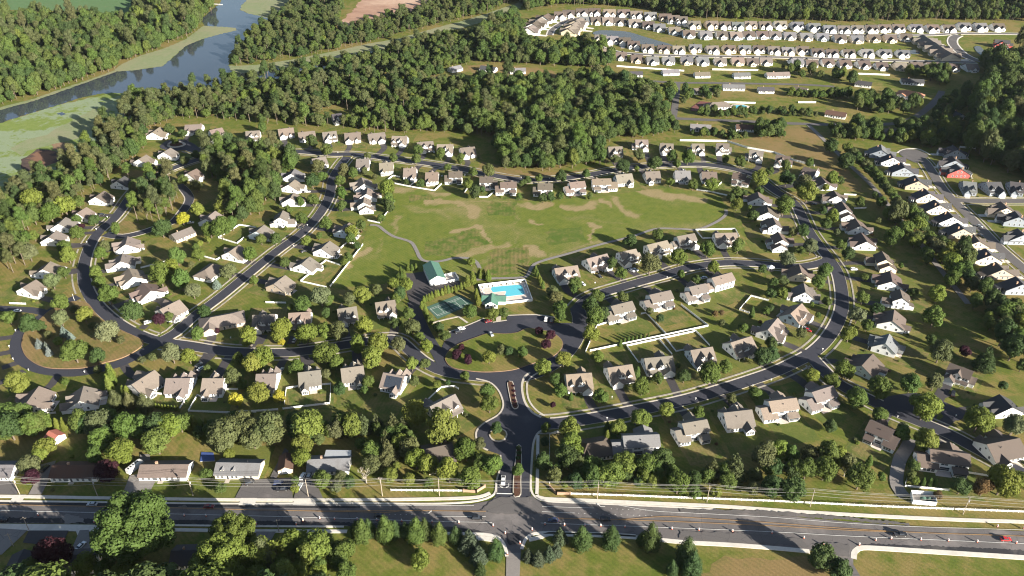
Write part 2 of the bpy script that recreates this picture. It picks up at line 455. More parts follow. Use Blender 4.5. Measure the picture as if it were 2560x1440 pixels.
sheet('river_bank', gp('T1', '-200,855 -60,825 0,800 250,735 480,655 720,575 850,525 900,480 1050,412 1200,368 1300,328 1370,298 1440,248 1510,193 1640,199 1755,207 1760,226 1620,259 1500,293 1380,343 1290,423 1210,493 1000,523 870,533 730,583 480,672 250,752 0,820 -60,845 -200,890'), 0.10, M['reeds'], 1.0, 11)
sheet('marsh_point', gp('T1', '1790,75 1800,40 1900,-60 2330,-60 2240,60 2170,130 2050,152 1950,122 1850,102'), 0.08, M['reeds'], 1.5, 12)
sheet('creek_marsh', gp('T1', '1705,490 1900,485 2200,440 2560,368') + gp('T2', '120,345 250,318 430,288 700,212 900,158 1100,98 1330,20 1345,-25 1420,-25 1340,60 1100,152 900,212 700,245 500,315 300,372 130,392') + gp('T1', '2560,394 2420,442 2300,484 2200,502 2000,514 1850,548 1740,534 1722,527'), 0.11, M['reeds'], 1.2, 13)
sheet('meadow', gp('T3', '365,1052 700,1005 770,940 900,928 980,955 1100,1090 1190,1200 1310,1330 1380,1430 1270,1430 1150,1300 1000,1240 850,1190 700,1130 520,1090'), 0.03, M['meadow'], 3.0, 14)
sheet('yard_meadow', gp('T2', '910,478 1400,498 1700,560 1930,585 1700,606 1200,585 1000,548'), 0.03, M['meadow'], 3.0, 15)
sheet('verge_meadow', gp('T2', '1000,1260 1060,1200 1180,1235 1400,1290 1700,1275 1950,1235 1980,1255 1700,1300 1350,1325 1100,1285'), 0.035, M['meadow'], 1.5, 15)
sheet('corner_meadow', gp('04'.replace('04', '01'), '1100,880 1200,760 1300,770 1470,830 1480,860 1280,905 1130,915 1060,900'), 0.03, M['meadow'], 1.0, 16)
sheet('bare_lot', gp('01', '1210,310 1280,262 1400,270 1600,268 1490,345 1300,335'), 0.03, M['meadow'], 1.0, 17)
sheet('roadside_meadow', gp('P', '1820,1392 2010,1398 2060,1420 2090,1460 2100,1500 1500,1500 1790,1420'), 0.03, M['meadow'], 2.0, 18)

# the open field between the houses: a fine sheet that carries how dry the turf is
FIELD = gp('P', '985,463 1040,474 1090,482 1140,482 1200,494 1290,503 1400,498 1500,492 1600,478 1650,470 1740,478 1800,492 1816,520 1812,537 1745,575 1650,575 1500,612 1400,642 1345,657 1332,692 1250,700 1200,694 1160,694 1080,702 1010,704 850,719 826,720 908,612 925,567 950,556 985,500')
DRY = [('1060,505 1100,500 1150,510 1180,530', 9, .9), ('1172,520 1190,538', 12, 1.), ('1125,580 1185,563 1210,588 1225,602', 6, 1.), ('1150,641 1200,630 1230,615 1268,608', 9, .65), ('1310,509 1340,518 1380,511', 8, 1.), ('1420,513 1450,522 1482,507', 10, 1.),
       ('1530,498 1552,520 1592,538', 10, .75), ('1480,562 1484,604', 4, 1.), ('1333,622 1346,634', 13, .9), ('1600,478 1650,486 1765,502', 10, .9), ('985,474 1050,479 1120,486', 8, .7), ('868,672 900,640 915,628', 9, .8), ('1328,556 1340,560', 5, .8),
       ('1000,540 962,563 985,585', 7, .55), ('1340,655 1420,628 1500,605', 8, .5), ('1180,500 1290,508 1320,506', 7, .6), ('940,630 965,590', 5, .4), ('1500,505 1520,515', 6, .8), ('1180,690 1220,640', 5, .45), ('1280,540 1290,575 1300,640', 5, .42), ('1130,545 1080,530 1030,520', 12, .42), ('1420,545 1480,550 1560,560', 6, .36)]
DRY = [([tuple(map(float, a.split(','))) for a in s.split()], w, k) for s, w, k in DRY]
def field_sheet():
    xs = [p[0] for p in FIELD]; ys = [p[1] for p in FIELD]
    st = 1.6
    nx, ny = int((max(xs) - min(xs)) / st) + 1, int((max(ys) - min(ys)) / st) + 1
    x0, y0 = min(xs), min(ys)
    idx, V, F, D = {}, [], [], []
    rr = random.Random(4)
    from mathutils import noise as mn
    def dry(x, y):
        x0_, y0_ = x, y
        x += 7.0 * mn.noise((x0_ * .06, y0_ * .06, 1)) + 3.0 * mn.noise((x0_ * .2, y0_ * .2, 5)); y += 7.0 * mn.noise((x0_ * .06, y0_ * .06, 9)) + 3.0 * mn.noise((x0_ * .2, y0_ * .2, 3))
        zc = y * CP + CAM_H * SP
        qx, qy = 1280 + FPX * x / zc, 720 - FPX * (y * SP - CAM_H * CP) / zc
        d = 0.16 + .30 * mn.fractal((x0_ * .018, y0_ * .03, 2), 1.0, 2.0, 4)
        for pts, w, k in DRY:
            m = min(seg_dist((qx, qy * 1.5), (a[0], a[1] * 1.5), (b[0], b[1] * 1.5)) for a, b in zip(pts, pts[1:]))
            d = max(d, k * .92 * max(0.0, min(1.0, 1.35 - .85 * m / w)))
        return d
    def vid(i, j):
        if (i, j) not in idx:
            x, y = x0 + i * st, y0 + j * st
            idx[(i, j)] = len(V); V.append((x, y, 0.07)); D.append(dry(x, y))
        return idx[(i, j)]
    for j in range(ny):
        yc = y0 + (j + .5) * st
        cr = []
        for a, b in zip(FIELD, FIELD[1:] + FIELD[:1]):
            if (a[1] > yc) != (b[1] > yc): cr.append(a[0] + (yc - a[1]) * (b[0] - a[0]) / (b[1] - a[1]))
        cr.sort()
        for k in range(0, len(cr) - 1, 2):
            for i in range(int((cr[k] - x0) / st), int((cr[k + 1] - x0) / st) + 1):
                F.append((vid(i, j), vid(i + 1, j), vid(i + 1, j + 1), vid(i, j + 1)))
    me = bpy.data.meshes.new('open_field'); me.from_pydata(V, [], F); me.materials.append(M['field'])
    at_ = me.attributes.new('dry', 'FLOAT', 'POINT'); at_.data.foreach_set('value', D)
    tag(inst('open_field', me), kind='structure')
field_sheet()
# ------------------------------------------------------------------ streets, paths, kerbs and markings
PAVED = []           # (kind, data): everything a kerb or a tree keeps clear of
Z = [0.10]
def nz():
    Z[0] += 0.006
    return Z[0]
def ribbon_mesh(name, line, w, z, m, closed=False):
    a, b = offsets(line, w / 2, closed), offsets(line, -w / 2, closed)
    n = len(line); V = [(p[0], p[1], z) for p in a] + [(p[0], p[1], z) for p in b]
    F = [(i, n + i, n + (i + 1) % n, (i + 1) % n) for i in range(n if closed else n - 1)]
    me = bpy.data.meshes.new(name); me.from_pydata(V, [], F); me.materials.append(m)
    me.update()
    if len(me.polygons) and me.polygons[0].normal.z < 0: me.flip_normals()
    return me
ROADS = {}
def road(key, name, tile, s, w, m, step=4.0, kerb=True, walk=0, closed=False):
    ln = smooth_line(gp(tile, s), step, closed)
    tag(inst(name, ribbon_mesh(name, ln, w, nz(), M[m], closed)), kind='structure')
    ROADS[key] = (ln, w)
    PAVED.append(('line', ln, w, key))
    return ln
def paved(key, name, pts, m):
    o = sheet(name, pts, nz(), M[m])
    PAVED.append(('poly', pts, 0, key))
    return o
def on_paving(p, grow, skip=()):
    for kind, d, w, key in PAVED:
        if key in skip: continue
        if kind == 'poly':
            if BB[key][0] - grow < p[0] < BB[key][2] + grow and BB[key][1] - grow < p[1] < BB[key][3] + grow and inside(p, d): return True
        else:
            bb = BB[key]; g = grow + w / 2
            if bb[0] - g < p[0] < bb[2] + g and bb[1] - g < p[1] < bb[3] + g:
                for a, b in zip(d, d[1:]):
                    if abs(a[0] - p[0]) < g + 12 and abs(a[1] - p[1]) < g + 12 and seg_dist(p, a, b) < g: return True
    return False
BB = {}
def bounds():
    for kind, d, w, key in PAVED:
        xs = [p[0] for p in d]; ys = [p[1] for p in d]
        BB[key] = (min(xs), min(ys), max(xs), max(ys))
def strip_pieces(line, keep):
    out, cur = [], []
    for p in line:
        if keep(p): cur.append(p)
        else:
            if len(cur) > 2: out.append(cur)
            cur = []
    if len(cur) > 2: out.append(cur)
    return out
def raised(name, pieces, w, z, m):           # kerbs and walks: strips with a real height
    mb = MB()
    for ln in pieces:
        a, b = offsets(ln, w / 2), offsets(ln, -w / 2)
        n = len(ln); base = len(mb.v)
        mb.v += [(p[0], p[1], z) for p in a] + [(p[0], p[1], z) for p in b] + [(p[0], p[1], 0) for p in a] + [(p[0], p[1], 0) for p in b]
        for i in range(n - 1):
            mb.f += [(base + i, base + n + i, base + n + i + 1, base + i + 1), (base + i, base + i + 1, base + 2 * n + i + 1, base + 2 * n + i), (base + n + i, base + 3 * n + i, base + 3 * n + i + 1, base + n + i + 1)]
            mb.m += [0, 0, 0]
    if mb.f: tag(inst(name, mb.mesh(name, m)), kind='structure')
def resample(line, st=1.5):
    out = [line[0]]
    for a, b in zip(line, line[1:]):
        k = max(1, int(math.hypot(b[0] - a[0], b[1] - a[1]) / st))
        for j in range(1, k + 1): out.append((a[0] + (b[0] - a[0]) * j / k, a[1] + (b[1] - a[1]) * j / k))
    return out

road('west', 'west_street', 'P', '560,382 540,384 504,396 455,412 403,433 362,455 330,487 303,525 280,552 255,572 232,601 216,638 209,680 216,720 240,760 285,802 335,832 390,852 470,864 571,879 705,882 770,877 860,863 930,852 975,848 1002,855 1027,878 1065,908 1115,930 1190,941 1250,944 1300,940', 7.6, 'street')
road('diag', 'diagonal_street', 'P', '400,852 437,833 484,792 551,742 621,685 692,628 752.5,584 794,541 817,505 826,480 832,447 850,415 868,392', 7.6, 'street')
road('upper', 'upper_street', 'P', '470,372 520,384 564,383 640,380 705,377 760,380 833,386 884,386 967,396 1051,406 1135,419 1219,436 1303,449 1387,448 1471,437 1555,422 1622,415 1710,411 1767,412 1834,422 1888,439 1915,460 1942,480 1985,507 2004,540 2020,574 2043,608 2073,648 2093,681 2103,722 2105,765 2093,806 2066,849 2029,883 1985,907 1935,930 1875,951 1800,975 1710,1001 1589,1026 1488,1045 1387,1059 1337,1060', 7.8, 'street')
road('middle', 'middle_street', 'P', '1440,775 1465,750 1495,736 1540,722 1606,703 1660,688 1710,672 1760,663 1818,657 1900,660 1985,667 2039,661 2078,648', 7.6, 'street')
road('lower', 'lower_street', 'P', '2022,886 2063,930 2103,964 2170,997 2237,1030 2305,1057 2372,1086 2439,1121 2520,1165 2640,1225', 7.8, 'street')
road('loop', 'loop_street', 'P', '196,742 165,757 120,783 85,805 58,822 43,850 43,880 60,903 95,921 140,930 190,932 235,925 290,912 335,893 372,872 402,855', 7.2, 'street')
road('inner', 'inner_lane', 'P', '262,586 302,592 353,582 395,568 433,555 456,530 474,500 466,480 448,462', 6.6, 'street')
road('stub', 'stub_street', 'P', '118,785 90,777 50,774 -30,770', 6.0, 'street')
road('barn', 'barn_lane', 'P', '1032,755 1048,800 1070,845 1095,885 1112,920', 7.0, 'street')
road('club', 'club_lane', 'P', '1442,770 1450,800 1440,845 1412,885 1375,915 1330,935 1290,945', 9.0, 'street')
paved('culdesac', 'cul_de_sac', smooth_line(gp('T1', '1190,1085 1240,1050 1310,1035 1420,1060 1480,1100 1490,1130 1400,1120 1290,1122 1210,1110'), 3, True), 'street')
paved('parking', 'clubhouse_drive', gp('P', '1100,880 1121,832 1160,818 1210,797 1230,807 1267,802 1267,789 1340,788 1387,795 1384,808 1428,808 1445,830 1442,850 1420,880 1385,910 1340,930 1280,948 1180,942 1110,925 1085,900'), 'street')
paved('entry', 'entrance_road', gp('P', '1236,1262 1240,1230 1241,1200 1252,1162 1250,1137 1220,1127 1203,1118 1191,1095 1193,1075 1212,1057 1245,1038 1257,1015 1252,990 1240,970 1222,955 1190,945 1200,930 1320,925 1325,932 1312,942 1306,965 1312,1002 1330,1030 1355,1045 1392,1047 1420,1060 1372,1068 1347,1080 1335,1100 1330,1130 1326,1200 1326,1230 1332,1262'), 'street')
paved('lot', 'barn_parking_lot', gp('Z', '-60,330 70,330 310,290 430,575 700,525 960,470 1010,530 640,640 370,740 240,850 215,960 300,1150 250,1200 60,980 -20,700'), 'drive')
paved('turn', 'turning_circle', smooth_line(gp('33', '1180,-10 1240,-40 1400,-40 1500,0') + gp('32', '1720,1100 1600,1070 1450,1060 1250,1090 1180,1130 1300,1290 1500,1380 1700,1350 1760,1250'), 3, True) if False else smooth_line(gp('32', '1150,1110 1330,1065 1500,1055 1640,1090 1730,1130 1850,1180 1960,1270 1900,1330 1760,1290 1700,1230 1550,1300 1420,1330 1260,1230'), 3, True), 'street')
paved('highway', 'main_road', gp('P', '-120,1252 0,1254 300,1257 540,1260 800,1261 1080,1263 1180,1261 1225,1252 1238,1243 1330,1243 1345,1254 1400,1258 1480,1261 1640,1268 1788,1276 1900,1284 2020,1296 2150,1307 2300,1317 2440,1323 2560,1329 2700,1336 2700,1402 2560,1394 2372,1382 2200,1371 2155,1371 2138,1382 2133,1396 2133,1412 2150,1440 2170,1475 2125,1475 2110,1425 2085,1395 2050,1380 2022,1377 1950,1369 1834,1360 1710,1353 1589,1338 1421,1331 1354,1331 1325,1337 1311,1352 1303,1372 1301,1384 1266,1386 1258,1362 1240,1341 1215,1336 1119,1334 1000,1322 860,1316 640,1313 430,1312 0,1308 -120,1306'), 'highway')
paved('southdrive', 'south_drive', gp('P', '1266,1384 1302,1382 1299,1440 1297,1500 1263,1500 1265,1440'), 'path')
sheet('new_lane', gp('P', '-120,1292 0,1294 430,1300 860,1306 1120,1317 1192,1324 1210,1332 1186,1334.5 1119,1333 1000,1321 860,1315 430,1311 0,1307 -120,1305'), nz(), M['newlane'], 0.35, 3)
sheet('new_lane', gp('P', '-120,1254 0,1256 540,1262 900,1264 900,1271.5 540,1269.5 0,1262 -120,1260'), nz(), M['newlane'])
sheet('new_lane', gp('P', '2148,1363 2180,1360 2400,1368 2560,1376 2700,1382 2700,1399 2560,1391 2372,1379 2170,1368'), nz(), M['newlane'], 0.35, 4)
road('oldmain', 'old_country_road', 'P', '1640,294 1700,297 1868,304 2036,311 2187,312 2255,306 2290,292 2321,269 2345,245 2355,228', 7.0, 'oldstreet')
road('oldside', 'old_side_street', 'P', '1683,296 1688,262 1692,225 1693,208', 7.0, 'oldstreet')
road('oldback', 'old_back_street', 'P', '1180,192 1253,196 1500,200 1620,203 1693,207 1800,208 2002,212 2086,217', 6.0, 'oldstreet')
road('trail', 'tree_lined_trail', 'P', '2022,314 2053,343 2086,376 2130,418 2177,462 2230,525 2290,595 2340,660 2420,760', 4.0, 'path')
road('newst', 'new_street', 'P', '2262,390 2285,386 2310,402 2330,430 2355,470 2392,510 2439,557 2483,604 2523,641 2600,705', 7.4, 'oldstreet')
road('newside', 'new_side_street', 'P', '2385,500 2440,503 2560,503 2650,503', 7.4, 'oldstreet')
paved('newcircle', 'new_street_circle', smooth_line(gp('31', '1310,85 1380,55 1480,60 1580,100 1600,130 1540,160 1480,190 1430,170 1350,130'), 3, True), 'oldstreet')
road('far1', 'hilltop_street', 'P', '1374,88 1380,75 1398,62 1421,50 1450,46 1520,50 1600,60 1700,76 1800,80 1935,85 2100,87 2305,88 2390,84 2473,84 2600,86', 7.0, 'oldstreet')
road('far2', 'entrance_curve', 'P', '2395,88 2383,96 2383,111 2405,134 2432,148 2470,158', 10.0, 'oldstreet')
road('far3', 'lakeside_street', 'P', '1480,105 1500,117 1522,125 1572,134 1700,139.5 1935,143 2100,148 2271,153 2440,156', 6.5, 'oldstreet')
road('walkway', 'field_path', 'P', '925,563 945,565 965,580 985,592 1012,600 1030,608 1042,628 1050,645 1062,653 1085,655 1110,652 1135,646 1170,646 1190,655 1200,672', 2.6, 'path', 2.0)
road('walkway2', 'field_path', 'P', '1190,700 1230,697 1300,695 1318,690 1330,668 1350,655 1420,635 1500,612 1580,592 1640,573 1700,573 1745,574 1790,556 1814,538 1815,525', 2.6, 'path', 2.0)
road('pumpdrive', 'pump_station_drive', 'P', '2275,1098 2268,1118 2250,1148 2241,1190 2244,1220 2262,1243', 6.0, 'path', 2.0)
for k, s in enumerate(['285,630 400,420 410,330 560,290 520,430 415,630', '1215,655 1300,440 1400,420 1570,470 1470,660', '700,1220 800,985 890,985 910,1210', '-60,965 280,985 20,1230 -60,1240', '1400,230 1500,225 1505,300 1400,320']):
    paved('og%d' % k, 'grey_driveway', gp('03', s), 'path')
for k, s in enumerate(['1750,852 1830,700 1950,710 2170,700 2180,852', '-60,820 -60,690 60,690 140,790 130,825', '2185,856 2235,680 2330,690 2405,852', '2010,700 2120,480 2150,500 2060,705']):
    paved('od%d' % k, 'grey_driveway', gp('T7', s), 'oldstreet')
paved('od9', 'shaded_driveway', gp('03', '230,1110 290,990 690,990 640,1100 560,1150'), 'drive')
paved('od10', 'grey_driveway', gp('13', '0,1000 200,1000 130,1130 20,1130'), 'path')
paved('redyard', 'red_paved_yard', gp('T3', '85,800 150,755 235,765 240,810 560,826 540,832 80,828'), 'redpave')
paved('pondfar', 'village_pond', smooth_line(gp('T2', '1880,250 1930,228 2050,230 2150,240 2250,270 2350,300 2440,325 2480,345 2350,345 2200,325 2060,290 1950,275'), 5, True), 'oldstreet')
COL.objects['village_pond'].data.materials[0] = M['pond']
paved('pondclub', 'club_pond', smooth_line(gp('T3', '2190,350 2230,345 2260,375 2310,405 2320,425 2260,420 2210,390'), 4, True), 'oldstreet')
COL.objects['club_pond'].data.materials[0] = M['pond']
paved('pondrow', 'row_pond', smooth_line(gp('T3', '1690,385 1750,372 1790,390 1760,405 1710,400'), 4, True), 'oldstreet')
COL.objects['row_pond'].data.materials[0] = M['pond']
for k, (t, a) in enumerate((('02', '-40,512 80,498 165,482'), ('02', '-60,672 110,640'), ('02', '20,800 185,745'), ('02', '-40,965 120,895 245,830'), ('02', '460,1010 520,960 575,880'), ('02', '1415,410 1460,370'), ('02', '1960,790 2050,730 2130,660'), ('12', '30,560 60,510 80,470'), ('12', '350,560 380,480'), ('12', '520,700 545,760'), ('32', '1700,1095 1800,1050'), ('01', '710,1265 800,1258'), ('01', '720,1028 850,1018'), ('01', '840,895 960,885'), ('01', '980,715 1130,715'), ('11', '450,480 640,475'))):
    ln = smooth_line(gp(t, a), 2.0); tag(inst('driveway', ribbon_mesh('driveway', ln, 4.6, .094 + .0006 * k, M['drive'])), kind='structure'); PAVED.append(('line', ln, 4.6, 'xd%d' % k))
bounds()

# kerbs and sidewalks of the streets: a broad pale gutter on one side, a thin darker kerb on the other
for key, bright in (('west', 1), ('diag', -1), ('upper', -1), ('middle', -1), ('lower', 1), ('club', 0), ('inner', 1), ('newst', 1), ('newside', 1)):
    ln, w = ROADS[key]
    for sgn in (1, -1):
        wide = sgn == bright
        kw = 0.85 if wide else 0.28
        k = resample(offsets(ln, sgn * (w / 2 + kw / 2)))
        raised('kerb', strip_pieces(k, lambda p: not on_paving(p, 0.25, (key,))), kw, 0.2, M['concrete' if wide else 'kerbstone'])
        if key in ('inner', 'club'): continue
        k = resample(offsets(ln, sgn * (w / 2 + 3.2)))
        raised('sidewalk', strip_pieces(k, lambda p: not on_paving(p, 1.0)), 1.05, 0.18, M['kerbstone'])
for key in ('far1', 'far2', 'far3'):
    ln, w = ROADS[key]
    for sgn in (1, -1):
        k = resample(offsets(ln, sgn * (w / 2 + 0.9)), 3.0)
        raised('sidewalk', strip_pieces(k, lambda p: not on_paving(p, 0.9, (key,))), 1.8, 0.25, M['newconcrete'])
def kerb_of(tile, s, w=0.7, z=0.24, name='kerb', m='concrete', st=2.0):
    raised(name, [resample(smooth_line(gp(tile, s), st), 1.2)], w, z, M[m])
kerb_of('P', '1241,1232 1242,1200 1253,1162 1251,1138', 0.8)
kerb_of('P', '1220,1126 1203,1117 1191,1096 1193,1075 1212,1057 1246,1037 1258,1015 1253,990 1241,970 1222,955 1190,947', 0.9)
kerb_of('P', '1372,1070 1348,1080 1336,1100 1331,1130 1327,1200 1327,1230', 1.0)
kerb_of('P', '1325,932 1312,942 1305,965 1311,1002 1329,1030 1353,1044', 1.2)
kerb_of('P', '1350,930 1335,938 1322,950 1317,967 1322,1000 1340,1025 1362,1040', 1.0, 0.2, 'sidewalk')
kerb_of('P', '1121,831 1160,817 1210,796', 0.8); kerb_of('P', '1232,806 1267,801', 0.8, st=8); kerb_of('P', '1267,789 1340,787 1387,794', 0.9)
kerb_of('T5', '690,975 760,955 890,925', 1.2, 0.2, 'sidewalk'); kerb_of('T5', '885,930 950,975', 1.4, 0.2, 'sidewalk', st=8)
kerb_of('T5', '1180,925 1180,965', 3.0, 0.2, 'sidewalk', st=8)
# main road: kerbs, sidewalks
for s, w, nm in [('-120,1241 0,1241 300,1246 600,1250 860,1250 1000,1249 1150,1246 1200,1242 1225,1233', 1.7, 'sidewalk'), ('-120,1252 0,1253 300,1256.5 540,1259.5 860,1258.5 1060,1260 1150,1257 1200,1251 1228,1241 1239,1229 1241,1205', 0.9, 'kerb'),
                 ('1345,1089 1344,1150 1343,1215 1342,1236', 1.5, 'sidewalk'), ('1342,1238 1360,1247 1480,1252 1640,1259 1800,1266 1900,1273 2020,1281 2200,1291 2400,1300 2560,1305 2700,1311', 1.9, 'sidewalk'), ('1327,1200 1328,1225 1338,1243 1370,1254 1480,1259 1640,1266 1790,1274', 0.9, 'kerb'),
                 ('-120,1317 0,1318 250,1321 430,1323', 3.6, 'sidewalk'), ('430,1313.5 640,1316 860,1317', 0.9, 'kerb'), ('430,1325 640,1328 868,1329', 1.8, 'sidewalk'), ('1095,1334 1186,1335.5 1215,1337 1240,1342 1256,1355 1265,1377 1267,1392', 1.5, 'kerb'), ('1180,1346 1205,1346 1235,1350', 2.4, 'sidewalk'),
                 ('1304,1374 1312,1352 1326,1338 1354,1332.5 1421,1333 1500,1335 1589,1340', 1.4, 'kerb'), ('1322,1350 1352,1343 1372,1336 1421,1337 1500,1339 1589,1344 1710,1356 1834,1363 1950,1372 2024,1379', 2.1, 'sidewalk'),
                 ('2134,1398 2135,1384 2142,1375 2156,1370 2200,1371.5 2372,1382.5 2560,1394.5 2700,1402', 2.4, 'sidewalk')]:
    kerb_of('P', s, w, 0.26, nm, 'newconcrete', 3.0)
kerb_of('P', '340,1249 362,1250 382,1252', 5.0, 0.25, 'sidewalk', 'newconcrete', 3.0); kerb_of('P', '30,1247 60,1247', 4.5, 0.25, 'sidewalk', 'newconcrete'); kerb_of('P', '600,1254 640,1254', 4.6, 0.25, 'sidewalk', 'newconcrete'); kerb_of('P', '735,1254 790,1255', 4.6, 0.25, 'sidewalk', 'newconcrete')
kerb_of('P', '205,1320 210,1334', 5.0, 0.25, 'sidewalk', 'newconcrete', 3.0)
kerb_of('31', '1290,90 1340,62 1420,48 1500,52 1580,85 1620,110', 1.6, 0.25, 'sidewalk', 'newconcrete')
def island(name, pts, kw, km, grass):
    pts = smooth_line(pts, 2.0, True)
    z = nz() + 0.14
    mb = MB(); fill(mb, offsets(pts, kw, True) if poly_area(pts) > 0 else offsets(pts, -kw, True), z + 0.02)
    tag(inst(name, mb.mesh(name, M[grass])), kind='structure')
    raised('kerb', [pts + pts[:2]], kw * 2 if kw > 0.3 else 0.4, z, M[km])
def poly_area(p): return 0.5 * sum(a[0] * b[1] - b[0] * a[1] for a, b in zip(p, p[1:] + p[:1]))
island('teardrop_island', gp('02', '228,520 222,600 275,700 400,778 550,808 830,803 1050,750 1250,690 1400,600 1432,545 1395,510 1200,420 1000,300 885,165 820,142 690,148 500,232 410,312 300,400 252,450'), 0.2, 'dirt', 'meadow')
island('oval_island', gp('P', '1113,897 1125,876 1150,860 1190,845 1222,835 1265,836 1296,832 1318,822 1355,827 1380,833 1400,847 1407,862 1397,880 1375,895 1330,910 1280,926 1215,931 1165,927 1128,918'), 0.2, 'dirt', 'ground')
island('median_island', gp('P', '1269,958 1278,955 1283,960 1290,1000 1296,1016 1290,1023 1281,1019 1274,990'), 0.3, 'concrete', 'mulch')
island('round_island', gp('P', '1224,1088 1232,1076 1247,1073 1262,1078 1267,1088 1261,1100 1247,1105 1231,1100'), 0.35, 'concrete', 'ground')
island('median_island', gp('P', '1284,1240 1284,1200 1290,1140 1292,1117 1302,1117 1304,1160 1302,1200 1302,1236 1293,1243'), 0.3, 'concrete', 'mulch')
island('cul_de_sac_island', gp('T1', '1252,1085 1275,1060 1320,1055 1365,1068 1370,1082 1330,1095 1280,1098'), 1.2, 'concrete', 'mulch')
island('circle_island', gp('32', '1460,1230 1480,1130 1560,1100 1650,1140 1690,1220 1640,1290 1560,1300'), 0.2, 'concrete', 'ground')
for t, a, m in (('T7', '450,995 500,975 590,985 640,1035 480,1042', 'path'), ('T7', '1330,915 1380,905 1420,960 1350,965', 'oldstreet'), ('T8', '1050,945 1140,858 1200,845 1440,845 1520,905 1500,960 1300,975 1150,965', 'oldstreet'), ('T8', '1250,1120 1340,1120 1345,1190 1250,1200', 'newlane'), ('T9', '0,1095 560,1120 900,1160 960,1215 500,1185 0,1150', 'oldstreet'), ('T9', '990,1200 1110,1180 1270,1200 1250,1290 1180,1290', 'oldstreet'), ('T9', '0,935 600,945 1200,990 1700,1040 1700,1058 1200,1015 600,975 0,962', 'oldstreet')):
    sheet('worn_patch', gp(t, a), nz(), M[m], 0.5, 21)
for a in ('1655,1010 1800,960 2180,850 2310,1000 2000,1108 1695,1128', '2345,1060 2712,1020 2740,1310 2290,1325', '2315,580 2585,572 2585,712 2300,720', '2900,860 3240,820 3280,960 2920,1020', '1500,520 1740,500 1760,560 1520,580'):
    rr_ = gp('11', a); q = smooth_line([rr_[i] for i in range(len(rr_))], 5.0, False) + rr_[:1]
    ob = sheet('mown_strip', rr_, .075 + .0008 * len(a) % .01, M['mown'], 2.2, 22); ob.color = (.078, .125, .020, 1)
# painted markings of the main road
def line(tile, s, w, m, dash=0):
    ln = smooth_line(gp(tile, s), 4.0)
    if dash:
        ln = resample(ln, 0.5); k = int(dash * 2)
        for i in range(0, len(ln) - k, int(k * 2.6)):
            mb = MB(); a, b = offsets(ln[i:i + k], w / 2), offsets(ln[i:i + k], -w / 2)
            mb.face([(p[0], p[1], ZM) for p in a + b[::-1]])
            tag(inst('road_marking', mb.mesh('road_marking', M[m])), kind='structure')
    else:
        tag(inst('road_marking', ribbon_mesh('road_marking', ln, w, ZM, M[m])), kind='structure')
ZM = nz() + 0.05
for s in ('-120,1261.5 0,1263 220,1267 430,1271 640,1276 790,1279', '790,1279 1002,1277.8 1215,1279.7', '790,1279.4 900,1281 965,1282.5 1002,1278.6', '1370,1296 1545,1300 1655,1293 1750,1297 1920,1308 2120,1323 2300,1333 2560,1342 2700,1349', '1545,1300.4 1700,1306 1920,1315.5 2120,1327 2240,1331'):
    for d in (-0.0, 0.9): line('P', ' '.join('%s,%.2f' % (a.split(',')[0], float(a.split(',')[1]) + d) for a in s.split()), 0.17, 'yellowline')
for s in ('-120,1274 0,1278 274,1284 443,1287 800,1296 1080,1305 1230,1308', '640,1264 1185,1266', '1090,1292.6 1215,1293.2', '1355,1268 1485,1272', '1355,1281 1437,1284.5', '1545,1264.5 1630,1279 1720,1284 1920,1294.5 2120,1310 2300,1319 2560,1327 2700,1334', '1352,1309.5 1620,1319 1920,1331 2100,1341 2300,1350 2560,1361 2700,1368'):
    line('P', s, 0.2, 'whiteline')
line('P', '945,1287 1045,1289', 0.18, 'whiteline', 1.2); line('P', '1527,1274 1630,1278', 0.18, 'whiteline', 1.2); line('P', '1445,1285 1640,1292', 0.18, 'whiteline', 1.2)
line('P', '1241.5,1235.5 1281,1236.5', 0.6, 'whiteline')
def arrow(x, y, rz, flip=1, sc=1.0):
    mb = MB(); c, s = math.cos(rz), math.sin(rz); ox, oy = at(x, y)
    def q(u, v): v *= flip; return (ox + (u * c - v * s) * sc, oy + (u * s + v * c) * sc, ZM + 0.004)
    mb.face([q(-1.6, -.12), q(.5, -.12), q(.5, .12), q(-1.6, .12)])
    mb.face([q(.5, -.12), q(1.2, .9), q(.95, 1.05), q(.3, .12)])
    mb.face([q(.6, 1.0), q(1.5, .62), q(1.5, 1.75)])
    tag(inst('road_arrow', mb.mesh('road_arrow', M['whiteline'])), kind='structure')
arrow(1070, 1285, 0.0, 1); arrow(1503, 1268, math.pi, -1, 1.1); arrow(1507, 1293, math.pi, 1, 1.1); arrow(1250, 1216, -math.pi / 2, 1, .9); arrow(1272, 1216, -math.pi / 2, -1, .9)
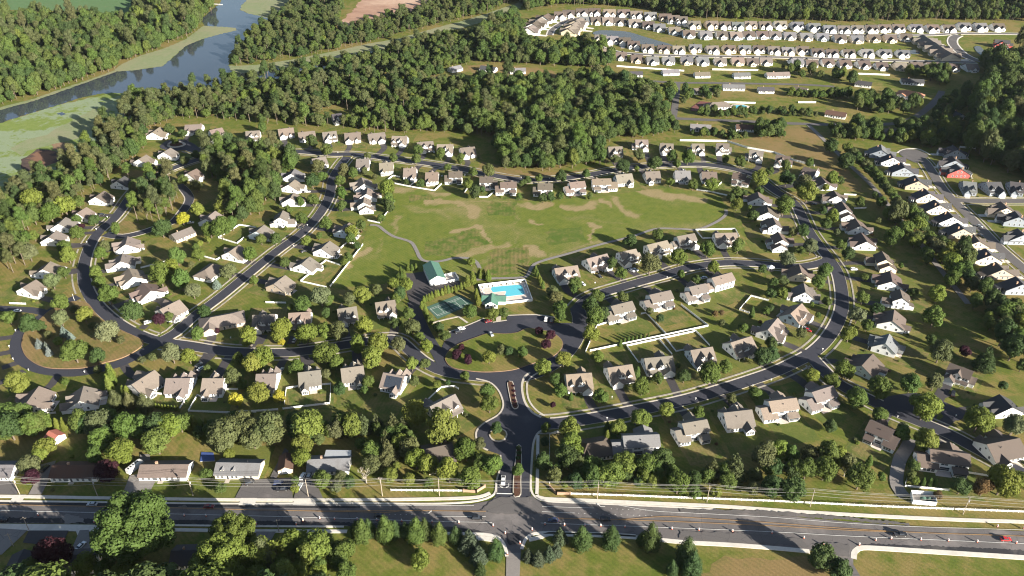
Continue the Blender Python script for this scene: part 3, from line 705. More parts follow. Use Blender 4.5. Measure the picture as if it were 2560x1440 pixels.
# ------------------------------------------------------------------ houses
def gable(Wm, Rm, x0, x1, y0, y1, he, rise, axis='x', over=0.5, z0=0.0, hip=0.0, asym=0.0):
    """one gabled (or hipped) block: walls into Wm, two or four roof slabs into Rm; asym shifts the ridge sideways"""
    if axis == 'y':
        sw = lambda p: (p[1], p[0], p[2]); X0, X1, Y0, Y1 = y0, y1, x0, x1
    else:
        sw = lambda p: p; X0, X1, Y0, Y1 = x0, x1, y0, y1
    ym = (Y0 + Y1) / 2 + asym; zr = he + rise
    def put(mb, pts, dz=None):
        q = [sw(p) for p in pts]
        if axis == 'y': q = q[::-1]
        mb.prism(q, dz) if dz else mb.face(q)
    put(Wm, [(X0, Y0, z0), (X1, Y0, z0), (X1, Y0, he), (X0, Y0, he)])
    put(Wm, [(X1, Y1, z0), (X0, Y1, z0), (X0, Y1, he), (X1, Y1, he)])
    if hip:
        put(Wm, [(X1, Y0, z0), (X1, Y1, z0), (X1, Y1, he), (X1, Y0, he)]); put(Wm, [(X0, Y1, z0), (X0, Y0, z0), (X0, Y0, he), (X0, Y1, he)])
    else:
        put(Wm, [(X1, Y0, z0), (X1, Y1, z0), (X1, Y1, he), (X1, ym, zr), (X1, Y0, he)])
        put(Wm, [(X0, Y1, z0), (X0, Y0, z0), (X0, Y0, he), (X0, ym, zr), (X0, Y1, he)])
    up, o = 0.20, over
    s0, s1 = rise / (ym - Y0), rise / (Y1 - ym)
    e0, e1 = he - o * s0 + up, he - o * s1 + up
    a, b = X0 - (o if not hip else o), X1 + o
    ra, rb = (X0 + hip, X1 - hip) if hip else (a, b)
    put(Rm, [(a, Y0 - o, e0), (b, Y0 - o, e0), (rb, ym, zr + up), (ra, ym, zr + up)], 0.17)
    put(Rm, [(b, Y1 + o, e1), (a, Y1 + o, e1), (ra, ym, zr + up), (rb, ym, zr + up)], 0.17)
    if hip:
        put(Rm, [(b, Y0 - o, e0), (b, Y1 + o, e1), (rb, ym, zr + up)], 0.17)
        put(Rm, [(a, Y1 + o, e1), (a, Y0 - o, e0), (ra, ym, zr + up)], 0.17)
def shed(Wm, Rm, x0, x1, y0, y1, zlow, zhigh, low='-y', over=0.35, walls=True):
    """a lean-to: roof falls towards its low side (-y or +y)"""
    za, zb = (zlow, zhigh) if low == '-y' else (zhigh, zlow)
    if walls:
        Wm.face([(x0, y0, 0), (x1, y0, 0), (x1, y0, za), (x0, y0, za)]); Wm.face([(x1, y1, 0), (x0, y1, 0), (x0, y1, zb), (x1, y1, zb)])
        Wm.face([(x1, y0, 0), (x1, y1, 0), (x1, y1, zb), (x1, y0, za)]); Wm.face([(x0, y1, 0), (x0, y0, 0), (x0, y0, za), (x0, y1, zb)])
    k = (zb - za) / (y1 - y0)
    ya, yb = (y0 - over, y1) if low == '-y' else (y0, y1 + over)
    f = lambda y: za + k * (y - y0) + 0.16
    Rm.prism([(x0 - over, ya, f(ya)), (x1 + over, ya, f(ya)), (x1 + over, yb, f(yb)), (x0 - over, yb, f(yb))], 0.15)
# shared small pieces
def window_mesh(w, h):
    mb = MB()
    mb.box(-w / 2 - .09, w / 2 + .09, -.055, 0, -.09, h + .09, 0, True)
    mb.box(-w / 2, w / 2, -.075, -.056, 0, h, 1, True)
    mb.box(-w / 2, w / 2, -.095, -.076, h / 2 - .035, h / 2 + .035, 0, True)
    return mb.mesh('window', [M['trim'], M['glass']])
WSIZE = {'n': (1.1, 1.55), 'w': (2.1, 1.55), 's': (0.8, 0.9), 't': (1.6, 2.0)}
WIN = {k: window_mesh(*v) for k, v in WSIZE.items()}
SPLIT = {}
for k, (w, h) in WSIZE.items():
    fb = MB(); fb.box(-w / 2 - .09, w / 2 + .09, -.055, 0, -.09, h + .09, 0, True); fb.box(-w / 2, w / 2, -.095, -.076, h / 2 - .035, h / 2 + .035, 0, True)
    pb = MB(); pb.box(-w / 2, w / 2, -.075, -.056, 0, h, 0, True)
    SPLIT[WIN[k]] = (fb.mesh('window', M['trim']), pb.mesh('pane', M['glass']))
mb = MB(); mb.box(-2.4, 2.4, -.05, 0, 0, 2.2, 0, True)
for k in range(4): mb.box(-2.35, 2.35, -.075, -.051, .04 + .54 * k, .51 + .54 * k, 0, True)
GARAGE = mb.mesh('garage_door', M['garage'])
mb = MB(); mb.box(-.6, .6, -.04, 0, 0, 2.15, 0, True); mb.box(-.46, .46, -.07, -.041, .05, 2.08, 1, True)
DOOR = mb.mesh('front_door', [M['trim'], M['dark']])
mb = MB(); mb.tube((0, 0, -.9), (0, 0, .75), .16, .16, 6)
VENT = mb.mesh('vent_pipe', M['dark'])
mb = MB(); mb.box(-.45, .45, -.45, .45, -2, 1.1); mb.box(-.52, .52, -.52, .52, 1.1, 1.3)
CHIM = mb.mesh('chimney', M['brick'])

class Kit:                                   # a house plan: list of (part name, mesh, colour slot, place, turn)
    def __init__(s, L0, ridge): s.L0, s.ridge, s.parts = L0, ridge, []; s.W = MB()
    def roof(s, name, *a, **k):
        Rm = MB(); gable(s.W, Rm, *a, **k); s.parts.append((name, Rm.mesh(name, M['roof']), 'r', (0, 0, 0), 0))
    def lean(s, name, *a, **k):
        Rm = MB(); shed(s.W, Rm, *a, **k); s.parts.append((name, Rm.mesh(name, M['roof']), 'r', (0, 0, 0), 0))
    def win(s, side, pos, z, kind='n', c=0.0):
        """windows on a wall facing -y, +y, -x or +x; c is the wall's own coordinate"""
        for p in pos:
            loc, rz = {'-y': ((p, c, z), 0), '+y': ((p, c, z), math.pi), '-x': ((c, p, z), -math.pi / 2), '+x': ((c, p, z), math.pi / 2)}[side]
            s.parts.append(('window', WIN[kind], None, loc, rz))
    def put(s, name, me, loc, rz=0, slot=None): s.parts.append((name, me, slot, loc, rz))
    def flat(s, name, x0, x1, y0, y1, z, m):
        b = MB(); b.box(x0, x1, y0, y1, 0, z); s.parts.append((name, b.mesh(name, M[m]), None, (0, 0, 0), 0))
    def done(s, m='siding'):
        s.parts.insert(0, ('wall', s.W.mesh('wall', M[m]), 'w', (0, 0, 0), 0)); return s
KIT = {}
def kits():
    k = Kit(14, 7.2)                                              # 1: deep one-storey house, gables to the sides
    k.roof('main_roof', -7, 7, -7.5, 7.5, 2.9, 4.3)
    k.roof('garage_roof', -6.6, -0.3, -10.2, 0, 2.9, 2.3, 'y'); k.roof('entry_roof', 2, 5.2, -8.6, -3, 2.9, 1.7, 'y'); k.roof('sunroom_roof', 1.5, 5.5, 4, 10.6, 2.75, 1.7, 'y')
    k.put('garage_door', GARAGE, (-3.45, -10.2, .03)); k.put('front_door', DOOR, (1.0, -7.5, .1)); k.put('vent_pipe', VENT, (2.5, 2.5, 6.3))
    k.win('-x', (-3.4, 2.8), 1.0, 'n', -7); k.win('+x', (-2.6, 3.4), 1.0, 'n', 7); k.win('+x', (0,), 4.2, 's', 7); k.win('-x', (0,), 4.2, 's', -7)
    k.win('+y', (-5, -3.2, -1), 1.0, 'n', 7.5); k.win('+y', (2.4, 3.5, 4.6), .8, 'n', 10.6); k.win('-y', (3.6,), 1.0, 'n', -8.6); k.win('+x', (7.8, 9.2), .8, 'n', 5.5)
    k.flat('patio', -3.5, 1.2, 7.6, 10.6, .12, 'pooldeck'); KIT['1'] = k.done()
    k = Kit(12.5, 8.4)                                            # 2: two storeys with a low wing
    k.roof('main_roof', -6.25, 6.25, -4.8, 4.8, 5.4, 3.0); k.roof('wing_roof', 4.2, 10.4, -3.6, 7.0, 2.9, 3.1); k.roof('garage_roof', -5.6, .7, -10.4, -3, 2.9, 2.4, 'y'); k.lean('sunroom_roof', -5.6, -1.0, 4.8, 8.2, 2.6, 3.6, '+y')
    k.put('garage_door', GARAGE, (-2.45, -10.4, .03)); k.put('front_door', DOOR, (2.4, -4.8, .1)); k.put('vent_pipe', VENT, (0.4, 2.2, 7.2))
    k.win('+y', (-4.6, -3.4, -2.2, 1.2, 2.4), 3.75, 'n', 4.8); k.win('+y', (.6, 2.2), .5, 't', 4.8); k.win('+y', (5.6, 7.0, 8.4), .8, 'n', 7.0); k.win('+y', (-4.8, -3.7, -2.6, -1.6), .7, 'n', 8.2)
    k.win('-x', (-2, 2), 3.8, 'n', -6.25); k.win('-x', (-2, 2), .9, 'n', -6.25); k.win('-y', (-4, 2.4, 4.4), 3.75, 'n', -4.8); k.win('-y', (4.6,), .9, 'w', -4.8); k.win('+x', (0, 3.4), 1.0, 'n', 10.4)
    k.flat('patio', -.7, 4.6, 5.0, 8.8, .14, 'pooldeck'); KIT['2'] = k.done()
    k = Kit(14.5, 7.9)                                            # 3: storey-and-a-half with dormers
    k.roof('main_roof', -7.25, 7.25, -6.5, 6.5, 3.1, 4.8); k.roof('garage_roof', -6.8, -.9, -9.3, -2, 2.95, 2.7, 'y'); k.roof('dormer_roof', -3.6, 1.6, -6.0, 0, 5.0, 2.2, 'y'); k.roof('dormer_roof', 3.2, 6.0, -5.7, -.5, 4.9, 1.5, 'y')
    k.lean('porch_roof', -.4, 6.6, -8.4, -6.5, 2.5, 3.0, '-y', walls=False); k.roof('sunroom_roof', -5.8, -1.4, 3.5, 10.0, 2.8, 1.9, 'y')
    for x in (.0, 3.1, 6.3): b = MB(); b.box(x - .12, x + .12, -8.25, -8.0, 0, 2.5); k.put('porch_post', b.mesh('porch_post', M['trim']), (0, 0, 0))
    k.put('garage_door', GARAGE, (-3.85, -9.3, .03)); k.put('front_door', DOOR, (1.2, -6.5, .1)); k.put('vent_pipe', VENT, (1.4, 2.3, 6.6))
    k.win('-y', (-1.9, -.1), 5.0, 'n', -6.0); k.win('-y', (4.6,), 5.0, 's', -5.7); k.win('-y', (3.4, 5.2), .9, 'n', -6.5); k.win('-x', (-2.6, 2.4), 1.0, 'n', -7.25); k.win('-x', (-1.2, 1.2), 4.1, 'n', -7.25)
    k.win('+x', (-2.6, 2.4), 1.0, 'n', 7.25); k.win('+x', (0,), 4.1, 'w', 7.25); k.win('+y', (-4.9, -3.6, -2.3), .7, 'n', 10.0); k.win('+y', (.8, 2.4, 4.6), .9, 'n', 6.5); k.win('-x', (7.6, 9.0), .7, 'n', -5.8)
    k.flat('patio', -.9, 4.2, 6.7, 9.8, .13, 'pooldeck'); KIT['3'] = k.done()
    k = Kit(12.5, 8.5)                                            # 4: two storeys seen from the street
    k.roof('main_roof', -6.25, 6.25, -4.6, 4.6, 5.5, 3.0); k.roof('garage_roof', -6.4, -.5, -8.6, -2, 2.9, 2.6, 'y'); k.roof('gable_roof', -2.6, 2.2, -5.3, 0, 5.5, 2.2, 'y'); k.lean('porch_roof', .0, 6.25, -6.7, -4.6, 2.6, 3.1, '-y', walls=False); k.roof('wing_roof', 5.8, 9.4, -3.4, 3.4, 2.8, 2.2, 'x')
    for x in (.4, 3.2, 6.0): b = MB(); b.box(x - .12, x + .12, -6.6, -6.36, 0, 2.6); k.put('porch_post', b.mesh('porch_post', M['trim']), (0, 0, 0))
    k.put('garage_door', GARAGE, (-3.45, -8.6, .03)); k.put('front_door', DOOR, (1.3, -4.6, .1)); k.put('vent_pipe', VENT, (1.4, 2.0, 7.4))
    k.win('-y', (-1.4, 1.0), 3.8, 'n', -5.3); k.win('-y', (3.4, 5.0), 3.8, 'n', -4.6); k.win('-y', (3.2, 4.8), .8, 'n', -4.6); k.win('-x', (-1.8, 1.8), 3.8, 'n', -6.25); k.win('-x', (0, 2.4), .9, 'n', -6.25); k.win('+x', (-1.5, 1.5), .9, 'n', 9.4); k.win('+y', (-4, -2, 1, 3), 3.8, 'n', 4.6); k.win('+y', (-4, -2, 1, 3), .8, 'n', 4.6)
    KIT['4'] = k.done()
    k = Kit(9.0, 6.2)                                             # 5: hipped ranch
    k.roof('main_roof', -9.5, 9.5, -6.6, 6.6, 2.9, 3.3, hip=5.0); k.roof('garage_roof', -8.6, -2.4, -10.0, -1, 2.85, 2.2, 'y')
    k.put('garage_door', GARAGE, (-5.5, -10.0, .03)); k.put('front_door', DOOR, (0.5, -6.6, .1)); k.put('vent_pipe', VENT, (2, 2, 5.1)); k.win('-y', (3, 5, 7.4), .9, 'n', -6.6); k.win('+y', (-7, -3, 0, 4, 6), .9, 'n', 6.6); k.win('+x', (-3, 2), .9, 'n', 9.5); k.win('-x', (-3, 2), .9, 'n', -9.5)
    KIT['5'] = k.done()
    k = Kit(21, 5.5)                                              # 6: long low ranch
    k.roof('main_roof', -10.5, 10.5, -5.2, 5.2, 2.8, 2.7)
    k.put('front_door', DOOR, (-1.0, -5.2, .1)); k.put('chimney', CHIM, (-3.8, .9, 5.2)); k.win('-y', (-8.6, -6, 2, 4.4, 7.4), .9, 'n', -5.2); k.win('-y', (-3.4,), .8, 'w', -5.2); k.win('+y', (-7, -3, 1, 5), .9, 'n', 5.2); k.win('+x', (-1.4, 1.8), .9, 'n', 10.5); k.win('-x', (-1.4, 1.8), .9, 'n', -10.5); k.put('vent_pipe', VENT, (4, 1.4, 4.4))
    k.flat('step', -2.2, .2, -6.8, -5.25, .18, 'concrete'); KIT['6'] = k.done()
    k = Kit(21, 5.4)                                              # 9: grey cape with two dormers
    k.roof('main_roof', -10.5, 10.5, -5.2, 5.2, 2.8, 2.7)
    for x in (-7, -1.6): k.roof('dormer_roof', x - 1, x + 1, -3.6, .2, 4.0, .9, 'y', over=.25); k.win('-y', (x,), 3.7, 's', -3.6)
    k.put('front_door', DOOR, (-4.3, -5.2, .1)); k.win('-y', (-9, -7, -2, 0), .9, 'n', -5.2); k.win('-y', (4, 7), .9, 'n', -5.2); k.put('vent_pipe', VENT, (4, 1.4, 5.0)); k.flat('step', -5.4, -3.2, -7.6, -5.25, .15, 'concrete'); KIT['9'] = k.done()
    k = Kit(9, 4.3)                                               # s: garage or shed
    k.roof('main_roof', -4.5, 4.5, -3.4, 3.4, 2.6, 1.7, over=.3); k.put('garage_door', GARAGE, (-4.5, 0, .03), -math.pi / 2); k.win('-y', (0,), 1, 'n', -3.4); KIT['s'] = k.done()
    def far(fr):
        k = Kit(13.0, 7.0)                                        # 7/7r: bungalows of the hilltop village
        k.roof('main_roof', -6.5, 6.5, -7.5, 7.5, 3.0, 4.0); k.roof('garage_roof', -6.2, .4, -10.0, -1, 3.0, 3.0, 'y', over=.35); k.roof('entry_roof', 1.8, 5.4, -8.6, -3, 2.9, 2.1, 'y', over=.35); k.roof('sunroom_roof', -2.6, 3.0, 3, 10.4, 2.8, 2.7, 'y', over=.35)
        k.put('garage_door', GARAGE, (-2.9, -10, .03)); k.put('front_door', DOOR, (1.2, -7.5, .1)); k.win('-y', (3.6,), 1, 'w', -8.6); k.win('-y', (-2.9,), 3.6, 's', -10)
        k.win('+y', (-1.4, .2, 1.8), .8, 'n', 10.4); k.win('+y', (-5, 4.6), 1, 'n', 7.5); k.win('+x', (-2, 3), 1, 'n', 6.5); k.flat('driveway_apron', -5.2, -.4, -18.5, -10.05, .11, 'newconcrete')
        return k.done()
    KIT['7'] = far(0)
    k = Kit(13.0, 8.3)                                            # 8: new house with a screened porch
    k.roof('main_roof', -6.5, 6.5, -9, 9, 3.3, 5.0); k.roof('garage_roof', -6.2, .2, -12.2, 0, 3.2, 3.2, 'y'); k.roof('dormer_roof', 1.6, 5.2, -7.5, -1.5, 5.2, 1.6, 'y'); k.lean('porch_roof', -5.4, 1.6, 9, 12.6, 2.7, 3.4, '+y', walls=False)
    b = MB()
    for x in (-5.3, -3.6, -1.9, -.2, 1.5): b.box(x - .13, x + .13, 12.25, 12.5, 0, 2.75)
    for y in (10.6,): b.box(-5.43, -5.17, y - .13, y + .13, 0, 2.9); b.box(1.37, 1.63, y - .13, y + .13, 0, 2.9)
    k.put('porch_frame', b.mesh('porch_frame', M['trim']), (0, 0, 0)); b = MB(); b.box(-5.2, 1.4, 9.05, 12.2, .06, 2.6); k.put('porch_screen', b.mesh('porch_screen', M['glass']), (0, 0, 0)); k.flat('patio', 1.9, 6.2, 9.1, 12.4, .14, 'concrete')
    k.put('garage_door', GARAGE, (-3.0, -12.2, .03)); k.put('front_door', DOOR, (2.0, -9, .1)); k.put('chimney', CHIM, (3.4, 2.6, 7.6)); k.win('+x', (-5, -1.6, 2, 5), 1, 'n', 6.5); k.win('-x', (-5, -1.6, 2, 5), 1, 'n', -6.5); k.win('+x', (-1.5, 1.5), 4.6, 'n', 6.5); k.win('-x', (-1.5, 1.5), 4.6, 'n', -6.5); k.win('-y', (3.4,), 5.0, 'w', -7.5); k.win('-y', (4.4,), 1, 'w', -9); k.win('+y', (3, 5), 1, 'n', 9)
    k.flat('driveway_apron', -5.4, -.6, -17.5, -12.25, .12, 'newconcrete'); KIT['8'] = k.done()
kits()
SHORT = {'outside the west street curve': 'outer west row', 'round the upper-left cul-de-sac': 'cul-de-sac row', 'below the cul-de-sac island': 'lower cul-de-sac row', 'inside the west street bend': 'inner west row', 'between the inner lane and diagonal street': 'inner lane row', 'west of the upper diagonal street': 'upper diagonal row', 'along the east side of diagonal street': 'east diagonal row', 'in the row under the woods': 'woodside row', 'in the row behind the open field': 'field row', 'north of the upper street, right half': 'upper right row', 'outside the right curve': 'outer right row', 'inside the right curve': 'inner right row', 'facing the lower street, below the fences': 'fenced row', 'south of the middle street': 'middle street row', 'along the field path': 'field path row', 'south of the lower street': 'lower street row', 'near the turning circle': 'turning circle row', 'below the teardrop island': 'teardrop row', 'beside the entrance road': 'entrance row', 'north of the lower west street': 'west lower row', 'hidden in trees by the entrance road': 'hidden pair', 'beside the main road': 'main road row', 'in shade at the bottom-left edge': 'shaded bottom row', 'left of the new street': 'new street row', 'right of the new street': 'new street right row', 'facing the new side street': 'new side row', 'in the clearing between the woods': 'clearing row', 'north of the old back street': 'old back row', 'between the two old streets': 'old middle row', 'near the old country road': 'old road row', 'at the left end of the village': 'village left end', 'at the right end of the village': 'village right end', 'beside the grey house, its gable to the road': 'the roadside shed', 'under the trees at the left edge': 'the red shed', 'beside the far red paved yard': 'the pool yard house', 'alone in the wood clearing': 'the wood-clearing house'}
ROOF = [((.205, .165, .132), 'tan'), ((.115, .090, .076), 'brown'), ((.060, .060, .068), 'charcoal'), ((.160, .160, .166), 'grey'), ((.125, .066, .048), 'dark reddish brown'), ((.36, .185, .105), 'orange'), ((.46, .150, .115), 'faded red')]
WALL = [((.80, .79, .76), 'white'), ((.70, .59, .44), 'cream'), ((.25, .28, .32), 'slate grey'), ((.42, .070, .060), 'red'), ((.43, .345, .26), 'tan'), ((.62, .69, .74), 'blue-shaded white')]  # last entry is white with the blue of shade put into its colour
STYLE = {'1': 'one-storey house', '2': 'two-storey house', '3': 'dormered house', '4': 'two-storey porch house', '5': 'hip-roofed house', '6': 'long ranch house', '9': 'cape house', 's': 'shed', '7': 'bungalow', '8': 'craftsman house'}
CATN = {'s': ('shed', 'shed'), '7': ('bungalow', 'house')}
HOUSES = []                                  # (x, y, radius, short phrase)
USED = {}
def build_house(p, q, v, r=0, w=0, label=None, group=None, short=None, drive=True, name=None, decor=None):
    mir = v.endswith('m'); key = v.rstrip('m'); kit = KIT[key]
    dx, dy = q[0] - p[0], q[1] - p[1]; L = math.hypot(dx, dy)
    k = max(0.72, min(1.35, L / kit.L0)); cx, cy = (p[0] + q[0]) / 2, (p[1] + q[1]) / 2
    nm, cat = CATN.get(key, ('house', 'house'))
    root = empty(name or nm, (cx, cy, 0), math.atan2(dy, dx))
    root.scale = (-k if mir else k, 1, 1) if key != '7' else (-k if mir else k, k, k)
    j = R.uniform(.74, 1.14); rc = tuple(c * j * R.uniform(.95, 1.05) for c in ROOF[r][0]); j = R.uniform(.95, 1.02); g_ = R.uniform(0, .5) if r == 0 else 0; rc = tuple(c * (1 - g_) + .8 * ROOF[0][0][1] * j * g_ for c in rc); j = R.uniform(.95, 1.02); wc = tuple(c * j for c in WALL[w][0])
    mroof = None
    if key in '12348': kit_skip = R.random() < .3
    else: kit_skip = False
    for nme, me, slot, loc, rz in kit.parts:
        if kit_skip and nme in ('patio',): continue
        if nme == 'window' and key != '7':
            wo = inst(nme, SPLIT[me][0], root, None, loc, rz); inst('pane', SPLIT[me][1], wo)
        elif nme in ('vent_pipe', 'chimney') and mroof: inst(nme, me, mroof, None, loc, rz)
        else:
            po = inst(nme, me, root, rc if slot == 'r' else wc if slot == 'w' else None, loc, rz)
            if nme == 'main_roof': mroof = po
    tag(root, label, cat, group)
    for h in HOUSES:
        if math.hypot(h[0] - cx, h[1] - cy) < 15.5 and key != '7': print('NEAR', short, '|', h[3], round(math.hypot(h[0] - cx, h[1] - cy), 1))
    HOUSES.append((cx, cy, 9.5 * max(k, .9), short))
    if key in '123459':
        lb = MB(); hw, y0, y1 = R.uniform(10, 12.5), -R.uniform(17, 21), R.uniform(17, 24)
        pts = []
        for (xa, ya), (xb, yb) in (((-hw, y0), (hw, y0)), ((hw, y0), (hw, y1)), ((hw, y1), (-hw, y1)), ((-hw, y1), (-hw, y0))):
            for i in range(6): pts.append((xa + (xb - xa) * i / 6 + R.uniform(-.5, .5), ya + (yb - ya) * i / 6 + R.uniform(-.5, .5)))
        fill(lb, pts, 0)
        j = R.random(); lo = inst('lawn', lb.mesh('lawn', M['lawn']), None, (.075 + .05 * j, .112 + .026 * j, .024 + .008 * j), (cx, cy, .010 + .0004 * len(HOUSES)), root.rotation_euler[2])
        tag(lo, kind='structure')
    return root, k, (cx, cy), math.atan2(dy, dx), -1 if mir else 1
DRIVES = []
def driveway(k, c, a, mir, key, keys):
    gx, gy = {'1': (-3.45, -10.2), '2': (-2.45, -10.4), '3': (-3.85, -9.3), '4': (-3.45, -8.6), '5': (-5.5, -10.0)}[key]
    gx *= k * mir
    ca, sa = math.cos(a), math.sin(a)
    g = (c[0] + gx * ca - gy * sa, c[1] + gx * sa + gy * ca)
    f = (sa, -ca)                            # the way the garage looks
    best = None
    for kk in keys:
        ln, w = ROADS[kk]
        for i in range(len(ln) - 1):
            m = ((ln[i][0] + ln[i + 1][0]) / 2, (ln[i][1] + ln[i + 1][1]) / 2)
            d = math.hypot(m[0] - g[0], m[1] - g[1])
            if d < 42:
                cosv = ((m[0] - g[0]) * f[0] + (m[1] - g[1]) * f[1]) / (d or 1)
                if cosv > .6 and (best is None or d / cosv < best[0]): best = (d / cosv, m, w)
    if not best: return
    m, w = best[1], best[2]
    d = math.hypot(m[0] - g[0], m[1] - g[1])
    if d < 4: return
    t = (d - w / 2 + .1) / d
    e = (g[0] + (m[0] - g[0]) * t, g[1] + (m[1] - g[1]) * t)
    n1 = (g[0] + f[0] * d * .35, g[1] + f[1] * d * .35)
    ln = smooth_line([g, n1, e], 2.0)
    tag(inst('driveway', ribbon_mesh('driveway', ln, R.uniform(4.4, 5.6), .09 + .0007 * (len(DRIVES) % 9), M['drive'])), kind='structure')
    DRIVES.append(ln)
OLDKEYS = ('west', 'diag', 'upper', 'middle', 'lower', 'inner', 'loop', 'stub')
def row(phrase, group, tile, items, lr='left', keys=OLDKEYS, walk=True, short=None):
    """a run of houses in photo order: 'x1,y1,x2,y2,plan[,roof[,wall]]' are the two ends of each ridge"""
    items = [s for s in items.replace('\n', ' ').split(';') if s.strip()]
    for n, s in enumerate(items):
        t = s.split()
        tl = tile
        if t[0] in TILE and not ',' in t[0]: tl = t[0]; t = t[1:]
        f = t[0].split(',')
        v = f[4]; r = int(f[5]) if len(f) > 5 else 0; w = int(f[6]) if len(f) > 6 else 0
        kit = KIT[v.rstrip('m')]
        x0, y0, kk = TILE[tl]
        p = at(x0 + float(f[0]) / kk, y0 + float(f[1]) / kk, kit.ridge); q = at(x0 + float(f[2]) / kk, y0 + float(f[3]) / kk, kit.ridge)
        end = '' if len(items) == 1 else '%s from the %s ' % (ORD[n], lr)
        lab = '%s-roofed %s %s, %s%s' % (ROOF[r][1], WALL[w][1], STYLE[v.rstrip('m')], end, phrase)
        sh = '%s house of the %s' % (ORD[n], SHORT[phrase]) if len(items) > 1 else SHORT[phrase]
        root, k, c, a, mir = build_house(p, q, v, r, w, lab, group, sh)
        if keys and v.rstrip('m') in '12345': driveway(k, c, a, mir, v.rstrip('m'), keys)
G1 = 'houses of the old neighbourhood'
row('outside the west street curve', G1, '01', '1170,370,1240,325,1,2;955,530,1040,470,1,1;775,690,860,635,1;585,800,655,735,1m;490,930,560,870,1;440,1240,490,1190,1m;255,1420,330,1375,1', 'top')
row('round the upper-left cul-de-sac', G1, 'T1', '1190,945,1135,985,1;1380,930,1500,925,1;1560,970,1650,950,1;1590,1035,1650,1005,1;11 0,0,0,0,1'.replace(';11 0,0,0,0,1', ''), 'left')
row('below the cul-de-sac island', G1, '01', '1390,150,1460,110,1m;1640,80,1700,42,1;1880,290,1960,250,1,1', 'left')
row('inside the west street bend', G1, '01', '1275,928,1255,1005,1;1225,1095,1205,1175,1m;1290,1245,1330,1330,1;1428,1392,1505,1468,1,1;02 1790,120,1600,215,1', 'top')
row('between the inner lane and diagonal street', G1, '01', '1715,905,1910,828,6,0,1;2060,745,2150,672,1;2050,1260,2130,1200,5m;2290,1080,2390,1010,1;11 10,870,75,815,1,0,5;11 235,735,268,668,2', 'left')
row('west of the upper diagonal street', G1, '11', '345,540,375,490,1;330,405,385,360,1m;350,300,385,250,1,3;560,150,690,125,1', 'bottom')
row('along the east side of diagonal street', G1, '11', '1055,335,1080,400,1;1115,440,1105,500,1m;1080,530,1075,585,2;930,790,860,855,1,0,5;735,972,655,1045,1;535,1130,455,1200,1m;290,1315,180,1400,1,0,4', 'top')
row('in the row under the woods', G1, 'T1', '1830,978,1930,972,3;2070,962,2180,950,1;2220,987,2340,975,1m;2400,987,2500,975,3;T2 35,992,150,985,1;T2 210,997,330,985,1m;T2 390,1012,500,1015,3m;T2 575,1060,690,1050,3;T2 725,1075,840,1075,3m;T2 895,1102,1000,1092,1', 'left')
row('in the row behind the open field', G1, '11', '1130,150,1005,152,3;1370,185,1235,190,3m;1600,245,1480,245,3;1820,285,1700,285,3m;2060,275,1930,278,2,1;2370,330,2240,328,2m,1;2600,378,2445,382,2,1;21 405,397,262,395,2,1;21 722,370,575,385,2;21 985,345,805,350,2m;21 1195,295,1040,310,3;21 1475,272,1335,278,3m;21 1780,268,1632,268,3,3;21 2045,280,1900,278,3m,1;21 2345,305,2215,285,2m,1', 'left')
row('north of the upper street, right half', G1, '21', '965,30,1100,25,3;T2 2200,1040,2290,1040,4m;T2 2385,1067,2480,1070,3;T3 90,1070,178,1070,4m;T3 275,1065,365,1070,4;T3 520,1115,620,1125,4m;T3 720,1150,820,1165,4,1', 'left')
row('outside the right curve', G1, '31', '365,228,490,262,1,1;525,322,580,385,1,1;655,465,695,520,1m,1;735,575,785,650,2,1;870,745,925,820,1,1;930,888,990,975,1m,1;1140,1075,1185,1155,2,1,1;T6 1563,590,1580,665,1,1;32 1320,15,1345,100,2m,1;32 1262,222,1245,330,1,1;32 1212,462,1175,555,3,3;32 1045,662,940,775,1m,1,5', 'top')
row('inside the right curve', G1, 'T6', '590,42,578,0,1,1;660,150,645,97,1m,1;715,240,690,190,2,1;765,355,730,300,2m,1;905,600,885,540,1,1,1;935,745,920,680,3;825,905,905,832,3m,0,5;655,1025,725,940,3', 'top')
row('facing the lower street, below the fences', G1, '22', '545,868,790,850,3m;960,800,1195,765,3;1330,705,1600,680,3m;1790,625,2000,590,3;2190,548,2390,485,3m', 'left')
row('south of the middle street', G1, '22', '1195,132,995,182,2;1580,25,1380,70,2;T6 188,682,70,708,2;T6 380,600,240,640,4', 'left')
row('along the field path', G1, '21', '430,1245,650,1215,3;750,1150,945,1098,3m;1075,1083,1235,1050,4;1355,1010,1545,965,4;1655,925,1820,895,4m;2035,893,2245,888,3', 'left')
row('south of the lower street', G1, '23', '1460,25,1120,40,2,3;T9 195,265,20,295,2;T9 530,192,330,215,3;T9 860,105,665,130,2;T9 1135,14,985,62,2', 'left')
row('near the turning circle', G1, '32', '1825,750,2050,832,4,1;2320,1070,2440,1190,1,2;T9 1590,345,1418,272,2m,1;T9 2150,522,1870,486,2,1;T9 2520,405,2290,450,1,1', 'top')
row('below the teardrop island', G1, '02', '385,988,265,1150,1;835,985,795,1130,1m;1540,825,1320,965,1;1895,903,1665,905,3;2235,906,2030,905,3m;12 195,858,10,862,3;12 640,822,425,848,3m;12 1068,778,852,808,3', 'left')
row('beside the entrance road', G1, '12', '1480,885,1278,848,3,0;1745,1185,1985,1065,3,0,1', 'left')
row('north of the lower west street', G1, '02', '2090,300,2330,255,5,0,4;12 -30,272,185,262,3;12 330,252,540,240,3m;12 815,212,1000,185,3;12 1195,147,1385,120,3m', 'left')
row('hidden in trees by the entrance road', G1, 'T8', '620,490,830,445,1,1,1;1840,445,1960,425,5,1', 'left', None)
G2 = 'older houses along the main road'
